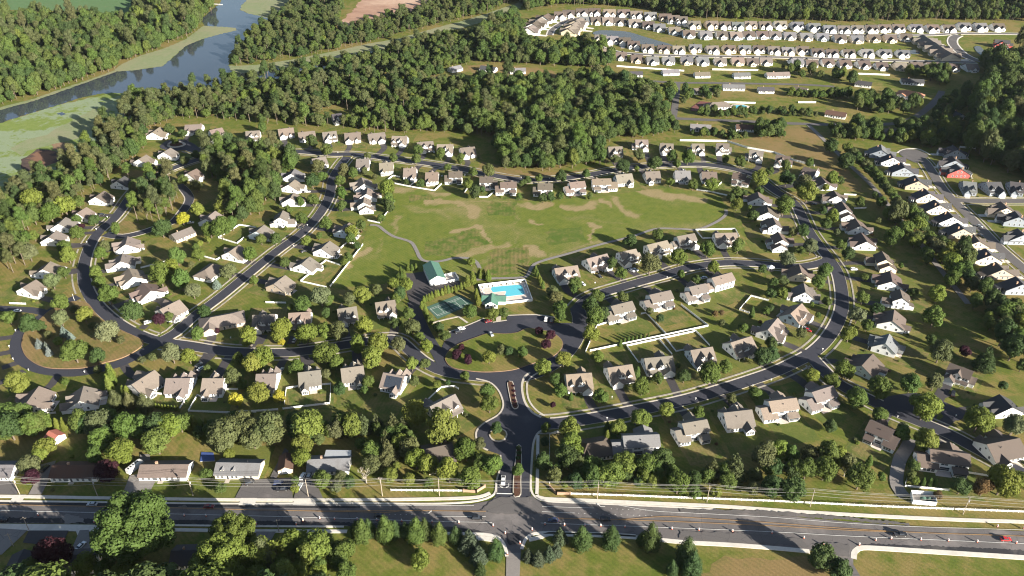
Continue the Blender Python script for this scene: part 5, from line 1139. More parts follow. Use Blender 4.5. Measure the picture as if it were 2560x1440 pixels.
wood('the big central wood', 'P', '345,264 373,247 440,232 520,212 575,203 620,208 660,198 760,182 870,160 940,142 1010,124 1070,105 1130,95 1210,80 1290,48 1312,62 1302,92 1308,118 1340,124 1390,130 1470,118 1495,132 1530,167 1500,174 1420,167 1300,162 1200,160 1130,167 1100,192 1080,207 1200,207 1330,214 1480,207 1560,217 1640,217 1676,250 1672,300 1688,332 1620,347 1530,347 1508,377 1500,415 1355,429 1260,424 1242,370 1236,341 1150,336 920,333 880,326 840,318 790,320 700,314 600,308 560,303 440,298 372,317 345,302', 8.4, lambda q: 4.5 if q[0] < -40 else 5.9, lambda q: .55 if q[0] < -200 else (.25 if q[0] < 0 else .05), tone='ggglkv', tall=.95)
wood('the marshside pine wood', 'P', '345,257 300,314 255,338 240,372 180,412 110,448 20,502 -60,545 -60,650 60,590 120,562 190,522 240,482 285,440 330,402 352,385 380,350 372,320 440,300 420,270', 7.4, 4.4, .55)
wood('the diagonal street grove', 'P', '518,398 590,378 680,388 730,405 738,430 705,462 690,502 660,532 620,548 590,565 560,535 578,482 540,458 512,432', 8.0, 5.2, .45)
wood('the corner pine grove', 'P', '322,452 360,449 430,457 452,490 448,520 418,545 395,560 350,560 322,532', 7.0, 4.6, .85)
wood('the pines at the left edge', 'P', '-70,600 60,592 82,622 68,662 20,692 -70,705', 7.5, 4.6, .8)
wood('the tall wood at the right edge', 'P', '2466,160 2560,152 2700,178 2700,520 2560,452 2490,418 2440,402 2412,384 2418,330 2428,270 2450,220 2458,175', 9.5, 6.6, .05, tone='gggllk', tall=1.15)
wood('the dark forest behind the village', 'P', '1296,2 1320,28 1345,22 1420,14 1500,14 1600,20 1690,40 1760,48 1900,50 2100,58 2300,50 2560,54 2700,56 2760,-60 1250,-60', 8.2, 4.8, .30, tone='gkkv', tall=1.1)
wood('the green belt by the trail', 'T6', '1540,60 1650,110 1760,210 1830,300 1900,380 2000,440 2100,530 2200,690 2300,790 2450,890 2600,960 2600,1120 2300,1000 2100,850 1980,700 1850,560 1700,400 1590,330 1520,170', 10.0, 4.6, .1, tone='gglv')
wood('the shaded right-hand wood', 'T6', '2230,900 2300,830 2600,1000 2600,1400 2450,1350 2330,1200 2260,1050', 9.0, 4.8, .15, tone='kgv')
wood('the dark wood past the new street', 'P', '2060,318 2110,326 2200,326 2330,318 2400,330 2410,360 2330,372 2240,362 2160,352 2090,352', 7.5, 4.4, .0, tone='kkg')
wood('the hedge belt between old yards', 'P', '1700,340 1780,345 1830,352 1870,348 1830,338 1760,330', 5.5, 2.8, .0, tone='k')
wood('the thicket beside the old yards', 'P', '1880,330 1950,320 1955,345 1900,352', 7, 4.2, 0, tone='kg')
wood('the old street windbreak', 'T3', '790,730 1050,735 1260,745 1270,715 1060,705 800,700', 5.5, 3.0, 0, tone='k')
wood('the shrub line beside the red yard', 'T3', '60,870 300,880 500,885 560,860 850,870 1050,885 1040,865 850,840 600,835 560,845 200,850', 6.5, 3.0, 0, tone='gvk')
wood('the old yards', 'T3', '30,700 300,690 270,745 100,760 20,800', 11, 4.2, .1, tone='gkv')
wood('the old yards', 'T3', '680,520 1000,560 1280,580 1300,650 1060,600 820,610 700,600', 12, 4.4, .1, tone='kkg')
wood('the old yards', 'T3', '1280,760 1560,690 1640,800 1760,770 1830,720 1850,800 1700,880 1560,870 1460,880 1300,830', 12, 5.0, 0, tone='glk')
wood('the old yards', 'T3', '1520,560 1760,540 2040,560 2000,640 1860,620 1700,560', 10, 4.6, 0, tone='kkg')
wood('the old yards', 'T3', '1850,900 1980,720 2160,700 2200,900 2120,1040 1900,1010', 12, 4.6, 0, tone='kkg')
wood('the roadside belt by the entrance', 'T8', '-60,330 300,350 420,330 560,420 560,620 420,640 300,560 120,520 -60,420', 9.5, 4.2, .0, tone='gkvl')
wood('the roadside belt right of the entrance', 'T8', '1560,640 1760,600 2050,600 2400,560 2560,640 2560,800 2300,815 1900,805 1600,790', 8.0, 4.0, .0, tone='gkl')
wood('the thicket by the rail fence', 'T9', '20,700 200,720 420,700 560,700 700,620 900,640 1150,700 1300,760 1000,740 700,720 560,790 300,800 40,790', 9.0, 3.9, .0, tone='gkv')
wood('the tree belt at the bottom edge', 'T7', '1500,1380 1900,1250 2300,1230 2560,1250 2560,1560 1500,1560', 9.5, 4.8, .0, tone='ggll')
wood('the belt behind white fences', 'T7', '-80,330 300,300 700,310 1100,300 1300,330 1560,330 1650,300 2000,310 2120,330 2060,400 1600,420 1300,370 1000,400 700,400 300,380 -80,440', 8.2, 4.2, .0, tone='gglv')
plant('P', '120,1505,70 250,1530,80 380,1500,75 520,1520,80 660,1500,70 60,1480,60 800,1520,70', 'd', 'gk')
wood('the roadside belt left of the entrance', 'T7', '2130,330 2560,300 2560,560 2420,520 2300,560 2150,480', 9.0, 4.2, .0, tone='gkvl')
SHORTROW = {}
def phrase_near(q):
    best = min(HOUSES, key=lambda h: (h[0] - q[0]) ** 2 + (h[1] - q[1]) ** 2)
    return best, math.hypot(best[0] - q[0], best[1] - q[1])
def build_tree(t, label, group):
    kd = t['k']; nm, _ = SHAPE[t['n']]; r = t['r']
    root = empty(nm, (t['p'][0], t['p'][1], 0), R.uniform(0, 6.28))
    root.scale = (r, r, r * t['sc'])
    if kd == 'x':
        inst('branches', R.choice(BARE), root)
    else:
        c = TONE[t['t']][0]; j = R.uniform(.86, 1.16)
        inst('crown', R.choice(SPEC[kd][0]), root, (c[0] * j * R.uniform(.92, 1.08), c[1] * j, c[2] * j * R.uniform(.9, 1.1)))
        inst('trunk', R.choice(SPEC[kd][1]), root)
    tag(root, label, 'shrub' if kd == 's' else 'tree', group)
for t in TREES:
    t['px'] = t['r'] * ppm(t['p'][0], t['p'][1], 3)
    zc = t['p'][1] * CP + CAM_H * SP
    t['X'] = 1280 + FPX * t['p'][0] / zc; t['Y'] = 720 - FPX * (t['p'][1] * SP - CAM_H * CP) / zc
NAMES = {}
SHAPE.update({'dy': ('young_tree', 'small young tree'), 'dp': ('purple_leaf_tree', 'tree'), 'dl': ('yellow_leaf_tree', 'rounded tree')})
for t in TREES:
    if t['k'] == 'd' and t['z'] == 'street':
        if t['t'] in 'pr': t['n'] = 'dp'
        elif t['t'] == 'y': t['n'] = 'dl'
        elif t['r'] < 2.7: t['n'] = 'dy'
    t.setdefault('n', t['k'])
for t in TREES: NAMES.setdefault(SHAPE[t['n']][0], []).append(t)
SINGLES, MASS = [], {}
for nm, ts in NAMES.items():
    ts.sort(key=lambda t: -t['px'] * (1.6 if t['z'] == 'street' else (1.0 if -40 < t['X'] < 2600 else .2)))
    cap = 318
    SINGLES += ts[:cap]
    if ts[cap:]: MASS[nm] = ts[cap:]
# labels: by look and by the nearest house; trees of one wood that nothing tells apart share theirs
BYLAB = {}
ZB = {}
for t in TREES:
    b = ZB.setdefault(t['z'], [1e9, -1e9, 1e9, -1e9]); b[0] = min(b[0], t['X']); b[1] = max(b[1], t['X']); b[2] = min(b[2], t['Y']); b[3] = max(b[3], t['Y'])
for t in SINGLES:
    h, d = phrase_near(t['p'])
    if t['z'] != 'street' and d > 26:
        lab = '%s %s in %s' % (TONE[t['t']][1], SHAPE[t['n']][1], t['z'])
        zz = ZB[t['z']]; fx = (t['X'] - zz[0]) / max(1, zz[1] - zz[0]); fy = (t['Y'] - zz[2]) / max(1, zz[3] - zz[2])
        pos = ('far ' if fy < .34 else 'near ' if fy > .66 else '') + ('left' if fx < .34 else 'right' if fx > .66 else 'middle')
        lab = '%s %s, %s part of %s' % (TONE[t['t']][1], SHAPE[t['n']][1], pos, t['z'])
        t['lab'], t['grp'] = lab, 'trees of ' + t['z'] + ', ' + pos
        continue
    dx, dy = t['p'][0] - h[0], t['p'][1] - h[1]
    rel = ('right of' if dx > 0 else 'left of') if abs(dx) > abs(dy) else ('above' if dy > 0 else 'below')
    base = (TONE[t['t']][1] + ' ' if t['k'] != 'x' else '') + SHAPE[t['n']][1]
    BYLAB.setdefault((base, rel, h[3]), []).append(t)
for (base, rel, sh), ts in BYLAB.items():
    ts.sort(key=lambda t: t['X'])
    for i, t in enumerate(ts):
        pre = '' if len(ts) == 1 else ('left ' if i == 0 else 'right ') if len(ts) == 2 else (ORD[i] + ' ')
        t['lab'] = '%s%s %s %s' % (pre, base, rel, sh); t['grp'] = None
for t in SINGLES: build_tree(t, t['lab'], t['grp'])
# the rest of the woods: one mass per kind, grown on points
def wood_leaf(name, cols):
    m = M['leaf'].copy(); m.name = name; nt = m.node_tree
    oi = [n for n in nt.nodes if n.type == 'OBJECT_INFO']
    hs = [n for n in nt.nodes if n.type == 'HUE_SAT'][0]
    wn_ = nd(nt, 'ShaderNodeTexWhiteNoise', noise_dimensions='1D'); nt.links.new(oi[0].outputs['Random'], wn_.inputs['W'])
    cr = ramp(nt, wn_.outputs['Value'], [(i / max(1, len(cols) - 1), c) for i, c in enumerate(cols)])
    for l in list(hs.inputs['Color'].links): nt.links.remove(l)
    nt.links.new(cr, hs.inputs['Color'])
    return m
WL = {'broadleaf_tree': wood_leaf('wood foliage', [TONE[c][0] for c in 'kgkgvgkl']), 'pine_tree': wood_leaf('pine foliage', [TONE[c][0] for c in 'vkvgv'])}
for nm, ts in MASS.items():
    kd = 'n' if nm == 'pine_tree' else 'd'
    for var in range(3):
        sub = ts[var::3]
        if not sub: continue
        cm = SPEC[kd][0][var % len(SPEC[kd][0])]; tm = SPEC[kd][1][0]
        n1 = len(cm.vertices)
        V = [v.co[:] for v in cm.vertices] + [v.co[:] for v in tm.vertices]
        F = [tuple(p.vertices) for p in cm.polygons] + [tuple(n1 + i for i in p.vertices) for p in tm.polygons]
        me = bpy.data.meshes.new('wood_tree'); me.from_pydata(V, [], F); me.materials.append(WL.get(nm, M['leaf'])); me.materials.append(M['bark'])
        me.polygons.foreach_set('material_index', [0] * len(cm.polygons) + [1] * len(tm.polygons))
        src = bpy.data.objects.new('wood_tree', me)
        pm = bpy.data.meshes.new('woodland'); pm.from_pydata([(t['p'][0], t['p'][1], 0) for t in sub], [], [])
        a = pm.attributes.new('sc', 'FLOAT_VECTOR', 'POINT'); a.data.foreach_set('vector', [c for t in sub for c in (t['r'], t['r'], t['r'] * t['sc'])])
        a = pm.attributes.new('rot', 'FLOAT_VECTOR', 'POINT'); a.data.foreach_set('vector', [c for t in sub for c in (0, 0, R.uniform(0, 6.28))])
        o = inst('pine_woodland' if kd == 'n' else 'broadleaf_woodland', pm)
        tag(o, kind='stuff')
        ng = bpy.data.node_groups.new('woodland', 'GeometryNodeTree')
        ng.interface.new_socket('Geometry', in_out='INPUT', socket_type='NodeSocketGeometry'); ng.interface.new_socket('Geometry', in_out='OUTPUT', socket_type='NodeSocketGeometry')
        gi, go = ng.nodes.new('NodeGroupInput'), ng.nodes.new('NodeGroupOutput')
        oi = ng.nodes.new('GeometryNodeObjectInfo'); oi.inputs['Object'].default_value = src; oi.inputs['As Instance'].default_value = False
        ip = ng.nodes.new('GeometryNodeInstanceOnPoints')
        for nme, sock in (('sc', 'Scale'), ('rot', 'Rotation')):
            na = ng.nodes.new('GeometryNodeInputNamedAttribute'); na.data_type = 'FLOAT_VECTOR'; na.inputs['Name'].default_value = nme
            ng.links.new(na.outputs['Attribute'], ip.inputs[sock])
        ng.links.new(gi.outputs[0], ip.inputs['Points']); ng.links.new(oi.outputs['Geometry'], ip.inputs['Instance']); ng.links.new(ip.outputs[0], go.inputs[0])
        md = o.modifiers.new('woodland', 'NODES'); md.node_group = ng
print('TREES', {k: len(v) for k, v in NAMES.items()})
# ------------------------------------------------------------------ fences
FENCES = []
def uniq(items, key):                        # left / right, or first .. n-th from the left, for look-alikes beside one house
    g = {}
    for it in items: g.setdefault(it[key], []).append(it)
    for v in g.values():
        v.sort(key=lambda t: t['x'])
        for i, t in enumerate(v): t['pre'] = '' if len(v) == 1 else (('left ' if i == 0 else 'right ') if len(v) == 2 else ORD[i] + ' ')
def fence(tile, s, h=1.25, rails=0, label=None, wallm=None):
    pts = gp(tile, s)
    root = empty('wall' if wallm else 'fence', (pts[0][0], pts[0][1], 0))
    o = pts[0]; posts = MB()
    for a, b in zip(pts, pts[1:]):
        L = math.hypot(b[0] - a[0], b[1] - a[1]); ux, uy = (b[0] - a[0]) / L, (b[1] - a[1]) / L
        def bar(z0, z1, t, m, nm, d0=0.0, d1=L):
            mb = MB(); q = [(a[0] - o[0] + ux * d - uy * t * sg, a[1] - o[1] + uy * d + ux * t * sg) for d, sg in ((d0, -1), (d1, -1), (d1, 1), (d0, 1))]
            mb.prism([(p[0], p[1], z1) for p in q][::1], z1 - z0); inst(nm, mb.mesh(nm, m), root)
        n = max(1, int(L / 2.4))
        if rails:
            for k in range(rails): bar(.28 + k * .42, .46 + k * .42, .03, M['trim'], 'rail')
        elif wallm: bar(0, h, .2, wallm, 'wall_panel')
        else:
            bar(.08, h - .10, .028, M['white'], 'panel'); bar(h - .099, h, .05, M['trim'], 'top_rail')
        for i in range(n + 1):
            x, y = a[0] - o[0] + ux * L * i / n, a[1] - o[1] + uy * L * i / n
            r = .32 if wallm else .085
            if wallm and i not in (0, n): continue
            posts.box(x - r, x + r, y - r, y + r, 0, h + (.25 if wallm else .12))
    tag(inst('post', posts.mesh('post', wallm or M['trim']), root), kind='stuff')
    m = pts[len(pts) // 2]; hs, d = phrase_near(m)
    FENCES.append(dict(o=root, x=m[0], base=hs[3], label=label))
for tile, ss in (('11', '1295,380 1370,322 1440,335;1390,400 1560,435 1785,472 1855,405;1540,425 1612,365;2085,490 2112,455;2235,535 2320,535 2380,485;850,1045 910,990 985,1000;1070,1010 742,1432;445,1378 700,1170 840,1215;445,1378 650,1425 705,1438;1285,725 1380,590;1120,770 1240,795'),
                 ('01', '2185,940 2395,815 2560,840;2185,942 2370,1000 2440,945;2025,1125 2165,1165 2200,1145;1410,1245 1665,1180'),
                 ('02', '1415,1115 1465,1058 1620,1065;1795,1215 1890,1080 1850,1075;1885,1235 1975,1080 2010,1090;1885,1237 2330,1255 2560,1245;2275,1020 2380,1020;820,1195 960,1185 955,1290;430,1270 560,1255;100,160 260,165'),
                 ('12', '-160,1248 220,1222;270,1215 740,1160 750,965 650,975;285,1165 305,1010 420,990;100,150 300,155;1660,1180 1850,1000 1985,990 2025,1015'),
                 ('22', '735,645 850,380 1000,340;780,635 1960,385;1145,585 1840,437;1145,587 1265,750 1310,740;1470,520 1600,670;1290,265 1340,255 1545,473;1690,175 1960,383;1535,510 1640,640 1715,625;1840,440 1975,580;2275,220 2390,85 2560,130;2275,222 2370,255'),
                 ('21', '1835,865 2230,855 2270,930;1835,867 1905,950 2000,945;1845,462 2000,485 2150,520;2010,470 2095,390'), ('T9', '1780,625 1870,635;2140,665 2300,690;1670,765 1690,690;1670,765 2000,795'), ('T8', '1560,740 1560,380 1630,355'), ('31', '760,510 880,515;860,650 980,645')):
    for s in ss.split(';'): fence(tile, s)
for s in ('0,1050 350,1056 500,1105 700,1140 850,1200 1000,1240', '240,522 580,527', '880,767 1010,767', '1310,553 1560,563', '330,767 560,772', '2080,1100 2200,1110'): fence('T3', s, 1.8)
fence('T2', '2060,497 2560,532', 1.8)
fence('T8', '380,797 920,802', 1.4, 3, 'long white rail fence left of the entrance, along the main road'); fence('T8', '1720,824 2100,836 2560,854', 1.4, 3, 'white rail fence right of the entrance, behind the main road sidewalk')
fence('T9', '10,852 700,878 920,889 1500,918 2560,958 2700,964', 1.4, 3, 'long white rail fence below the pump station, along the main road')
fence('T8', '920,802 1015,808 1080,768', 1.5, 0, 'curved tan brick wall left of the entrance road', M['brick']); fence('T8', '1712,824 1610,822 1560,768', 1.5, 0, 'curved tan brick wall right of the entrance road', M['brick'])
uniq([f for f in FENCES if not f['label']], 'base')
for f in FENCES: tag(f['o'], f['label'] or '%swhite vinyl yard fence beside %s' % (f['pre'], f['base']), 'wall' if f['o'].name.startswith('wall') else 'fence')

# ------------------------------------------------------------------ clubhouse ground: pool, court, barn
def kit_green(mk):
    k = Kit(1, 1); mk(k); k.parts = [(n, me, s, l, r) for n, me, s, l, r in k.parts]
    for n, me, s, l, r in k.parts:
        if 'roof' in n: me.materials[0] = M['greenroof']
    return k.done()
def special(kit, p, q, L0, label, cat, name):
    dx, dy = q[0] - p[0], q[1] - p[1]; k = math.hypot(dx, dy) / L0
    root = empty(name, ((p[0] + q[0]) / 2, (p[1] + q[1]) / 2, 0), math.atan2(dy, dx)); root.scale = (k, 1, 1)
    for nme, me, slot, loc, rz in kit.parts: inst(nme, me, root, WALL[0][0] if slot == 'w' else (1, 1, 1), loc, rz)
    HOUSES.append((root.location.x, root.location.y, 10, 'the ' + name.replace('_', ' ')))
    return tag(root, label, cat)
def mk_barn(k):
    k.roof('main_roof', -10, 10, -5.2, 5.2, 4.6, 2.5, over=.4); k.put('garage_door', GARAGE, (-10, -1.2, .03), -math.pi / 2); k.win('-y', (-6, -2, 2, 6), 1.6, 'n', -5.2)
    k.win('-x', (0,), 5.0, 's', -10)
special(kit_green(mk_barn), gp('Z', '552,372', 7.1)[0], gp('Z', '425,95', 7.1)[0], 20, 'white barn with green metal roof beside the paved lot', 'barn', 'barn')
def mk_pool(k):
    k.roof('main_roof', -7.5, 7.5, -3.4, 3.4, 2.8, 1.7); k.roof('gable_roof', -5.4, 2.6, -7.6, 2, 2.8, 2.4, 'y')
    k.win('-y', (-3.4, .6), .8, 't', -7.6); k.put('front_door', DOOR, (-1.4, -7.6, .1))
    for x in (-5.0, -2.8, .0, 2.2): b = MB(); b.box(x - .12, x + .12, -7.62, -7.4, 0, 2.8); k.put('porch_post', b.mesh('porch_post', M['trim']), (0, -.5, 0))
special(kit_green(mk_pool), gp('Z', '1400,745', 4.6)[0], gp('Z', '1835,752', 4.6)[0], 15, 'white pool house with green roof at the pool corner', 'pool house', 'pool_house')
DECK = gp('Z', '1335,590 2200,490 2340,830 1830,880 1500,900 1420,840')
pool = empty('swimming_pool', DECK[0] + (0,)); ox, oy = DECK[0]
def flatpart(name, pts, z, m, root, o):
    b = MB(); fill(b, [(p[0] - o[0], p[1] - o[1]) for p in pts], z); return inst(name, b.mesh(name, m), root)
flatpart('pool_deck', DECK, .22, M['pooldeck'], pool, (ox, oy))
W = gp('Z', '1570,598 1600,585 2110,545 2145,560 2200,715 2180,730 1830,772 1815,765 1850,680 1830,665 1600,690 1565,640')
flatpart('coping', offsets(W, .35 if poly_area(W) < 0 else -.35, True), .25, M['trim'], pool, (ox, oy)); flatpart('pool_water', W, .28, M['pool'], pool, (ox, oy))
tag(pool, 'bright blue swimming pool behind the green-roofed pool house', 'swimming pool')
def walls(tile, s, h, label, cat, name, floor=None, closed=True):
    pts = gp(tile, s); root = empty(name, (pts[0][0], pts[0][1], 0)); o = pts[0]
    seq = list(zip(pts, pts[1:] + pts[:1])) if closed else list(zip(pts, pts[1:]))
    for a, b in seq:
        L = math.hypot(b[0] - a[0], b[1] - a[1]); ux, uy = (b[0] - a[0]) / L, (b[1] - a[1]) / L; mb = MB()
        q = [(a[0] - o[0] + ux * d - uy * sg, a[1] - o[1] + uy * d + ux * sg) for d, sg in ((.06, -.06), (L - .06, -.06), (L - .06, .06), (.06, .06))]
        mb.prism([(p[0], p[1], h) for p in q], h); inst('panel', mb.mesh('panel', M['white']), root)
    if floor: flatpart('yard_floor', pts, .16, M[floor], root, o)
    return tag(root, label, cat)
walls('Z', '1815,905 2345,850 2205,470 1325,575 1415,850', 1.7, 'white fence around the swimming pool', 'fence', 'pool_fence', None, False)
walls('Z', '715,515 962,462 890,345 690,385', 1.9, 'white walled service yard beside the green-roofed barn', 'enclosure', 'service_yard', 'gravel')
walls('T9', '1725,892 1902,910 1888,832 1712,820', 2.6, 'white walled pump station beside the main road fence', 'enclosure', 'pump_station', 'gravel')
for x, y, w in ((1805, 862, 'left'), (1848, 866, 'right')):
    p = gp('T9', '%d,%d' % (x, y))[0]; b = MB(); b.tube((0, 0, .17), (0, 0, 1.5), 1.3, 1.3, 14); b.tube((0, 0, 1.5), (0, 0, 2.0), 1.3, .35, 14)
    tag(inst('tank', b.mesh('tank', M['court']), None, None, (p[0], p[1], 0)), '%s of two green tanks inside the white walled pump station' % w, 'tank')
LM = MB(); LM.box(-.33, .33, -.9, .5, .28, .36, 0, True)
LM.prism([(-.33, .5, .36), (.33, .5, .36), (.33, 1.05, .85), (-.33, 1.05, .85)], .07)
for x in (-.28, .28):
    for y in (-.8, .4): LM.box(x - .03, x + .03, y - .03, y + .03, 0, .28)
LM = LM.mesh('sun_lounger', M['trim'])
lp = '1370,615 1420,605 1445,602 1470,598 1495,594 1540,588 1565,585 1610,578 1640,575 1665,572 1690,568 1720,565 1790,555 1820,550 1880,542 1905,539 1935,536 2000,528 2120,512 2195,580 2225,650 2250,700 1400,660 1430,720'.split()
for i, s in enumerate(lp):
    p = gp('Z', s)[0]; edge = 'far' if i < 19 else 'right' if i < 22 else 'left'; n = i if i < 19 else i - 19 if i < 22 else i - 22
    tag(inst('sun_lounger', LM, None, None, (p[0], p[1], .22), R.uniform(-.3, .3)), 'white lounger, %s along the %s edge of the pool deck' % (ORD[n], edge), 'sun lounger', 'white loungers on the pool deck')
cp = gp('Z', '345,965 965,725 1240,895 560,1190'); ct = empty('tennis_court', (cp[0][0], cp[0][1], 0)); co = cp[0]
flatpart('court_surface', cp, .14, M['court'], ct, co)
A, B_, C_, D_ = [Vector(p) - Vector(co) for p in gp('Z', '415,995 980,785 1130,905 565,1132')]
def cq(u, v): return A + (B_ - A) * u + (D_ - A) * v
for (u0, v0), (u1, v1) in (((0, 0), (1, 0)), ((0, 1), (1, 1)), ((0, 0), (0, 1)), ((1, 0), (1, 1)), ((0, .125), (1, .125)), ((0, .875), (1, .875)), ((.23, .125), (.23, .875)), ((.77, .125), (.77, .875)), ((.23, .5), (.77, .5))):
    a, b = cq(u0, v0), cq(u1, v1); me = ribbon_mesh('court_line', [(a.x, a.y), (b.x, b.y)], .16, .16, M['whiteline']); inst('court_line', me, ct)
a, b = cq(.5, -.06), cq(.5, 1.06); mb = MB(); n_ = (b - a).normalized(); w_ = Vector((-n_.y, n_.x)) * .02
mb.prism([(p.x, p.y, 1.05) for p in (a + w_, a - w_, b - w_, b + w_)][::-1], .9); inst('net', mb.mesh('net', M['dark']), ct)
for p in (a, b): mb = MB(); mb.tube((p.x, p.y, .1), (p.x, p.y, 1.15), .06); inst('net_post', mb.mesh('net_post', M['dark']), ct)
tag(ct, 'green tennis court with white lines inside the arborvitae hedge', 'tennis court')
for tile, s, lab in (('T3', '378,797 400,785 470,783 500,792 490,808 400,810', 'small blue pool beside the red paved yard'), ('T3', '2385,372 2430,362 2470,368 2490,385 2540,400 2500,408 2400,392', 'village club pool beside the red clubhouse')):
    W = gp(tile, s); r_ = empty('swimming_pool', W[0] + (0,)); d_ = offsets(W, 2.6 if poly_area(W) < 0 else -2.6, True)
    flatpart('pool_deck', d_, .22, M['pooldeck'], r_, W[0]); flatpart('pool_water', W, .26, M['pool'], r_, W[0]); tag(r_, lab, 'swimming pool')
build_house(gp('T3', '2330,295', 8)[0], gp('T3', '2470,305', 8)[0], '4', 2, 3, 'red village clubhouse with charcoal roof beside the club pool', None, 'the red clubhouse', name='clubhouse')
# solar panels on the house beside the entrance road
SOL = [o for o in COL.objects if o.get('label', '').startswith('tan-roofed white dormered house, first from the left beside the entrance')]
if SOL:
    sl = 4.8 / 6.5
    for i in range(6):
        for j in range(3):
            x0, y0 = -6.6 + i * 1.9, 1.0 + j * 1.75
            b = MB(); f = lambda y: 3.1 + (6.5 - y) * sl + .32
            b.prism([(x0, y0, f(y0)), (x0 + 1.84, y0, f(y0)), (x0 + 1.84, y0 + 1.7, f(y0 + 1.7)), (x0, y0 + 1.7, f(y0 + 1.7))], .07)
            inst('solar_panel', b.mesh('solar_panel', M['glass']), SOL[0])
# ------------------------------------------------------------------ cars
def car_parts(kind):
    P = {}
    def loft(prof, w0, w1, m=M['paint'], nm='body'):
        b = MB(); n = len(prof)
        zs = [p[1] for p in prof]; z0, z1 = min(zs), max(zs)
        wd = lambda z: w0 + (w1 - w0) * (z - z0) / (z1 - z0)
        b.v += [(x, -wd(z), z) for x, z in prof] + [(x, wd(z), z) for x, z in prof]
        b.f += [tuple(range(n)), tuple(range(2 * n - 1, n - 1, -1))] + [(i, n + i, n + (i + 1) % n, (i + 1) % n) for i in range(n)]; b.m += [0] * (n + 2)
        P[nm] = b.mesh(nm, m)
    if kind == 'sedan':
        loft([(-2.3, .32), (2.3, .32), (2.32, .62), (2.1, .76), (1.0, .92), (-1.5, .95), (-2.2, .92), (-2.34, .7)], .90, .84); g = [(-1.85, .94), (1.05, .92), (.25, 1.40), (-1.15, 1.42)]
    elif kind == 'suv':
        loft([(-2.35, .38), (2.35, .38), (2.38, .75), (2.2, .95), (1.1, 1.08), (-2.25, 1.12), (-2.42, .8)], .96, .90); g = [(-2.25, 1.11), (1.1, 1.08), (.4, 1.66), (-2.0, 1.68)]
    else:
        loft([(-2.9, .45), (2.8, .45), (2.85, .85), (2.7, 1.05), (1.5, 1.15), (-2.85, 1.15), (-2.92, .8)], 1.0, .95); g = [(-.75, 1.14), (1.5, 1.14), (.9, 1.80), (-.6, 1.82)]
    b = MB(); yb, yt = .83 if kind == 'sedan' else .9, .66 if kind == 'sedan' else .76
    lo = [(g[0][0], g[0][1]), (g[1][0], g[1][1])]; hi = [(g[3][0], g[3][1]), (g[2][0], g[2][1])]
    q = lambda p, y: (p[0], y, p[1])
    for f in ([q(lo[0], -yb), q(lo[1], -yb), q(hi[1], -yt), q(hi[0], -yt)], [q(lo[1], yb), q(lo[0], yb), q(hi[0], yt), q(hi[1], yt)], [q(lo[1], -yb), q(lo[1], yb), q(hi[1], yt), q(hi[1], -yt)], [q(lo[0], yb), q(lo[0], -yb), q(hi[0], -yt), q(hi[0], yt)]): b.face(f)
    P['window'] = b.mesh('window', M['glass'])
    b = MB(); b.box(hi[0][0] - .06, hi[1][0] + .06, -yt - .03, yt + .03, hi[0][1] - .01, hi[0][1] + .06, 0, True); P['roof'] = b.mesh('roof', M['paint'])
    if kind == 'pickup': b = MB(); b.box(-2.75, -.95, -.78, .78, 1.10, 1.158, 0); P['truck_bed'] = b.mesh('truck_bed', M['dark'])
    return P
CARS = {k: car_parts(k) for k in ('sedan', 'suv', 'pickup')}
b = MB(); b.tube((0, -.11, 0), (0, .11, 0), .34, .34, 12); b.tube((0, -.115, 0), (0, .115, 0), .19, .19, 8, 1); WHEEL = b.mesh('wheel', [M['tyre'], M['metal']])
b = MB(); b.box(-.03, .03, -.16, .16, -.07, .07, 0, True); HL, TL = b.mesh('headlight', M['lampglass']), b.mesh('taillight', M['redlamp'])
CC = {'white': (.75, .75, .74), 'silver': (.42, .44, .46), 'black': (.018, .018, .02), 'dark red': (.16, .012, .015), 'red': (.42, .02, .02), 'dark blue': (.03, .04, .09), 'grey': (.13, .135, .14)}
def car(tile, s, head, kind, col, where, wheels=True):
    p = gp(tile, s, .7)[0]
    root = empty({'sedan': 'parked_car', 'suv': 'parked_car', 'pickup': 'pickup_truck'}[kind] if 'road' not in where else ('pickup_truck' if kind == 'pickup' else 'moving_car'), (p[0], p[1], ZC(p)), math.radians(head))
    for nm, me in CARS[kind].items(): inst(nm, me, root, CC[col])
    xx, w = (1.45, .82) if kind != 'pickup' else (1.85, .9)
    for x in (-xx, xx):
        for y in (-w, w): inst('wheel', WHEEL, root, None, (x, y, .34))
    e = {'sedan': 2.31, 'suv': 2.37, 'pickup': 2.83}[kind]
    for y in (-.62, .62): inst('headlight', HL, root, None, (e, y, .68 if kind == 'sedan' else .85)); inst('taillight', TL, root, None, (-e - (.02 if kind != 'pickup' else .07), y, .75 if kind == 'sedan' else .9))
    tag(root, '%s %s %s' % (col, {'sedan': 'sedan', 'suv': 'estate car', 'pickup': 'pickup truck'}[kind], where), 'pickup truck' if kind == 'pickup' else 'car')
def ZC(p): return ZM - .05 if on_paving(p, 0) else .1
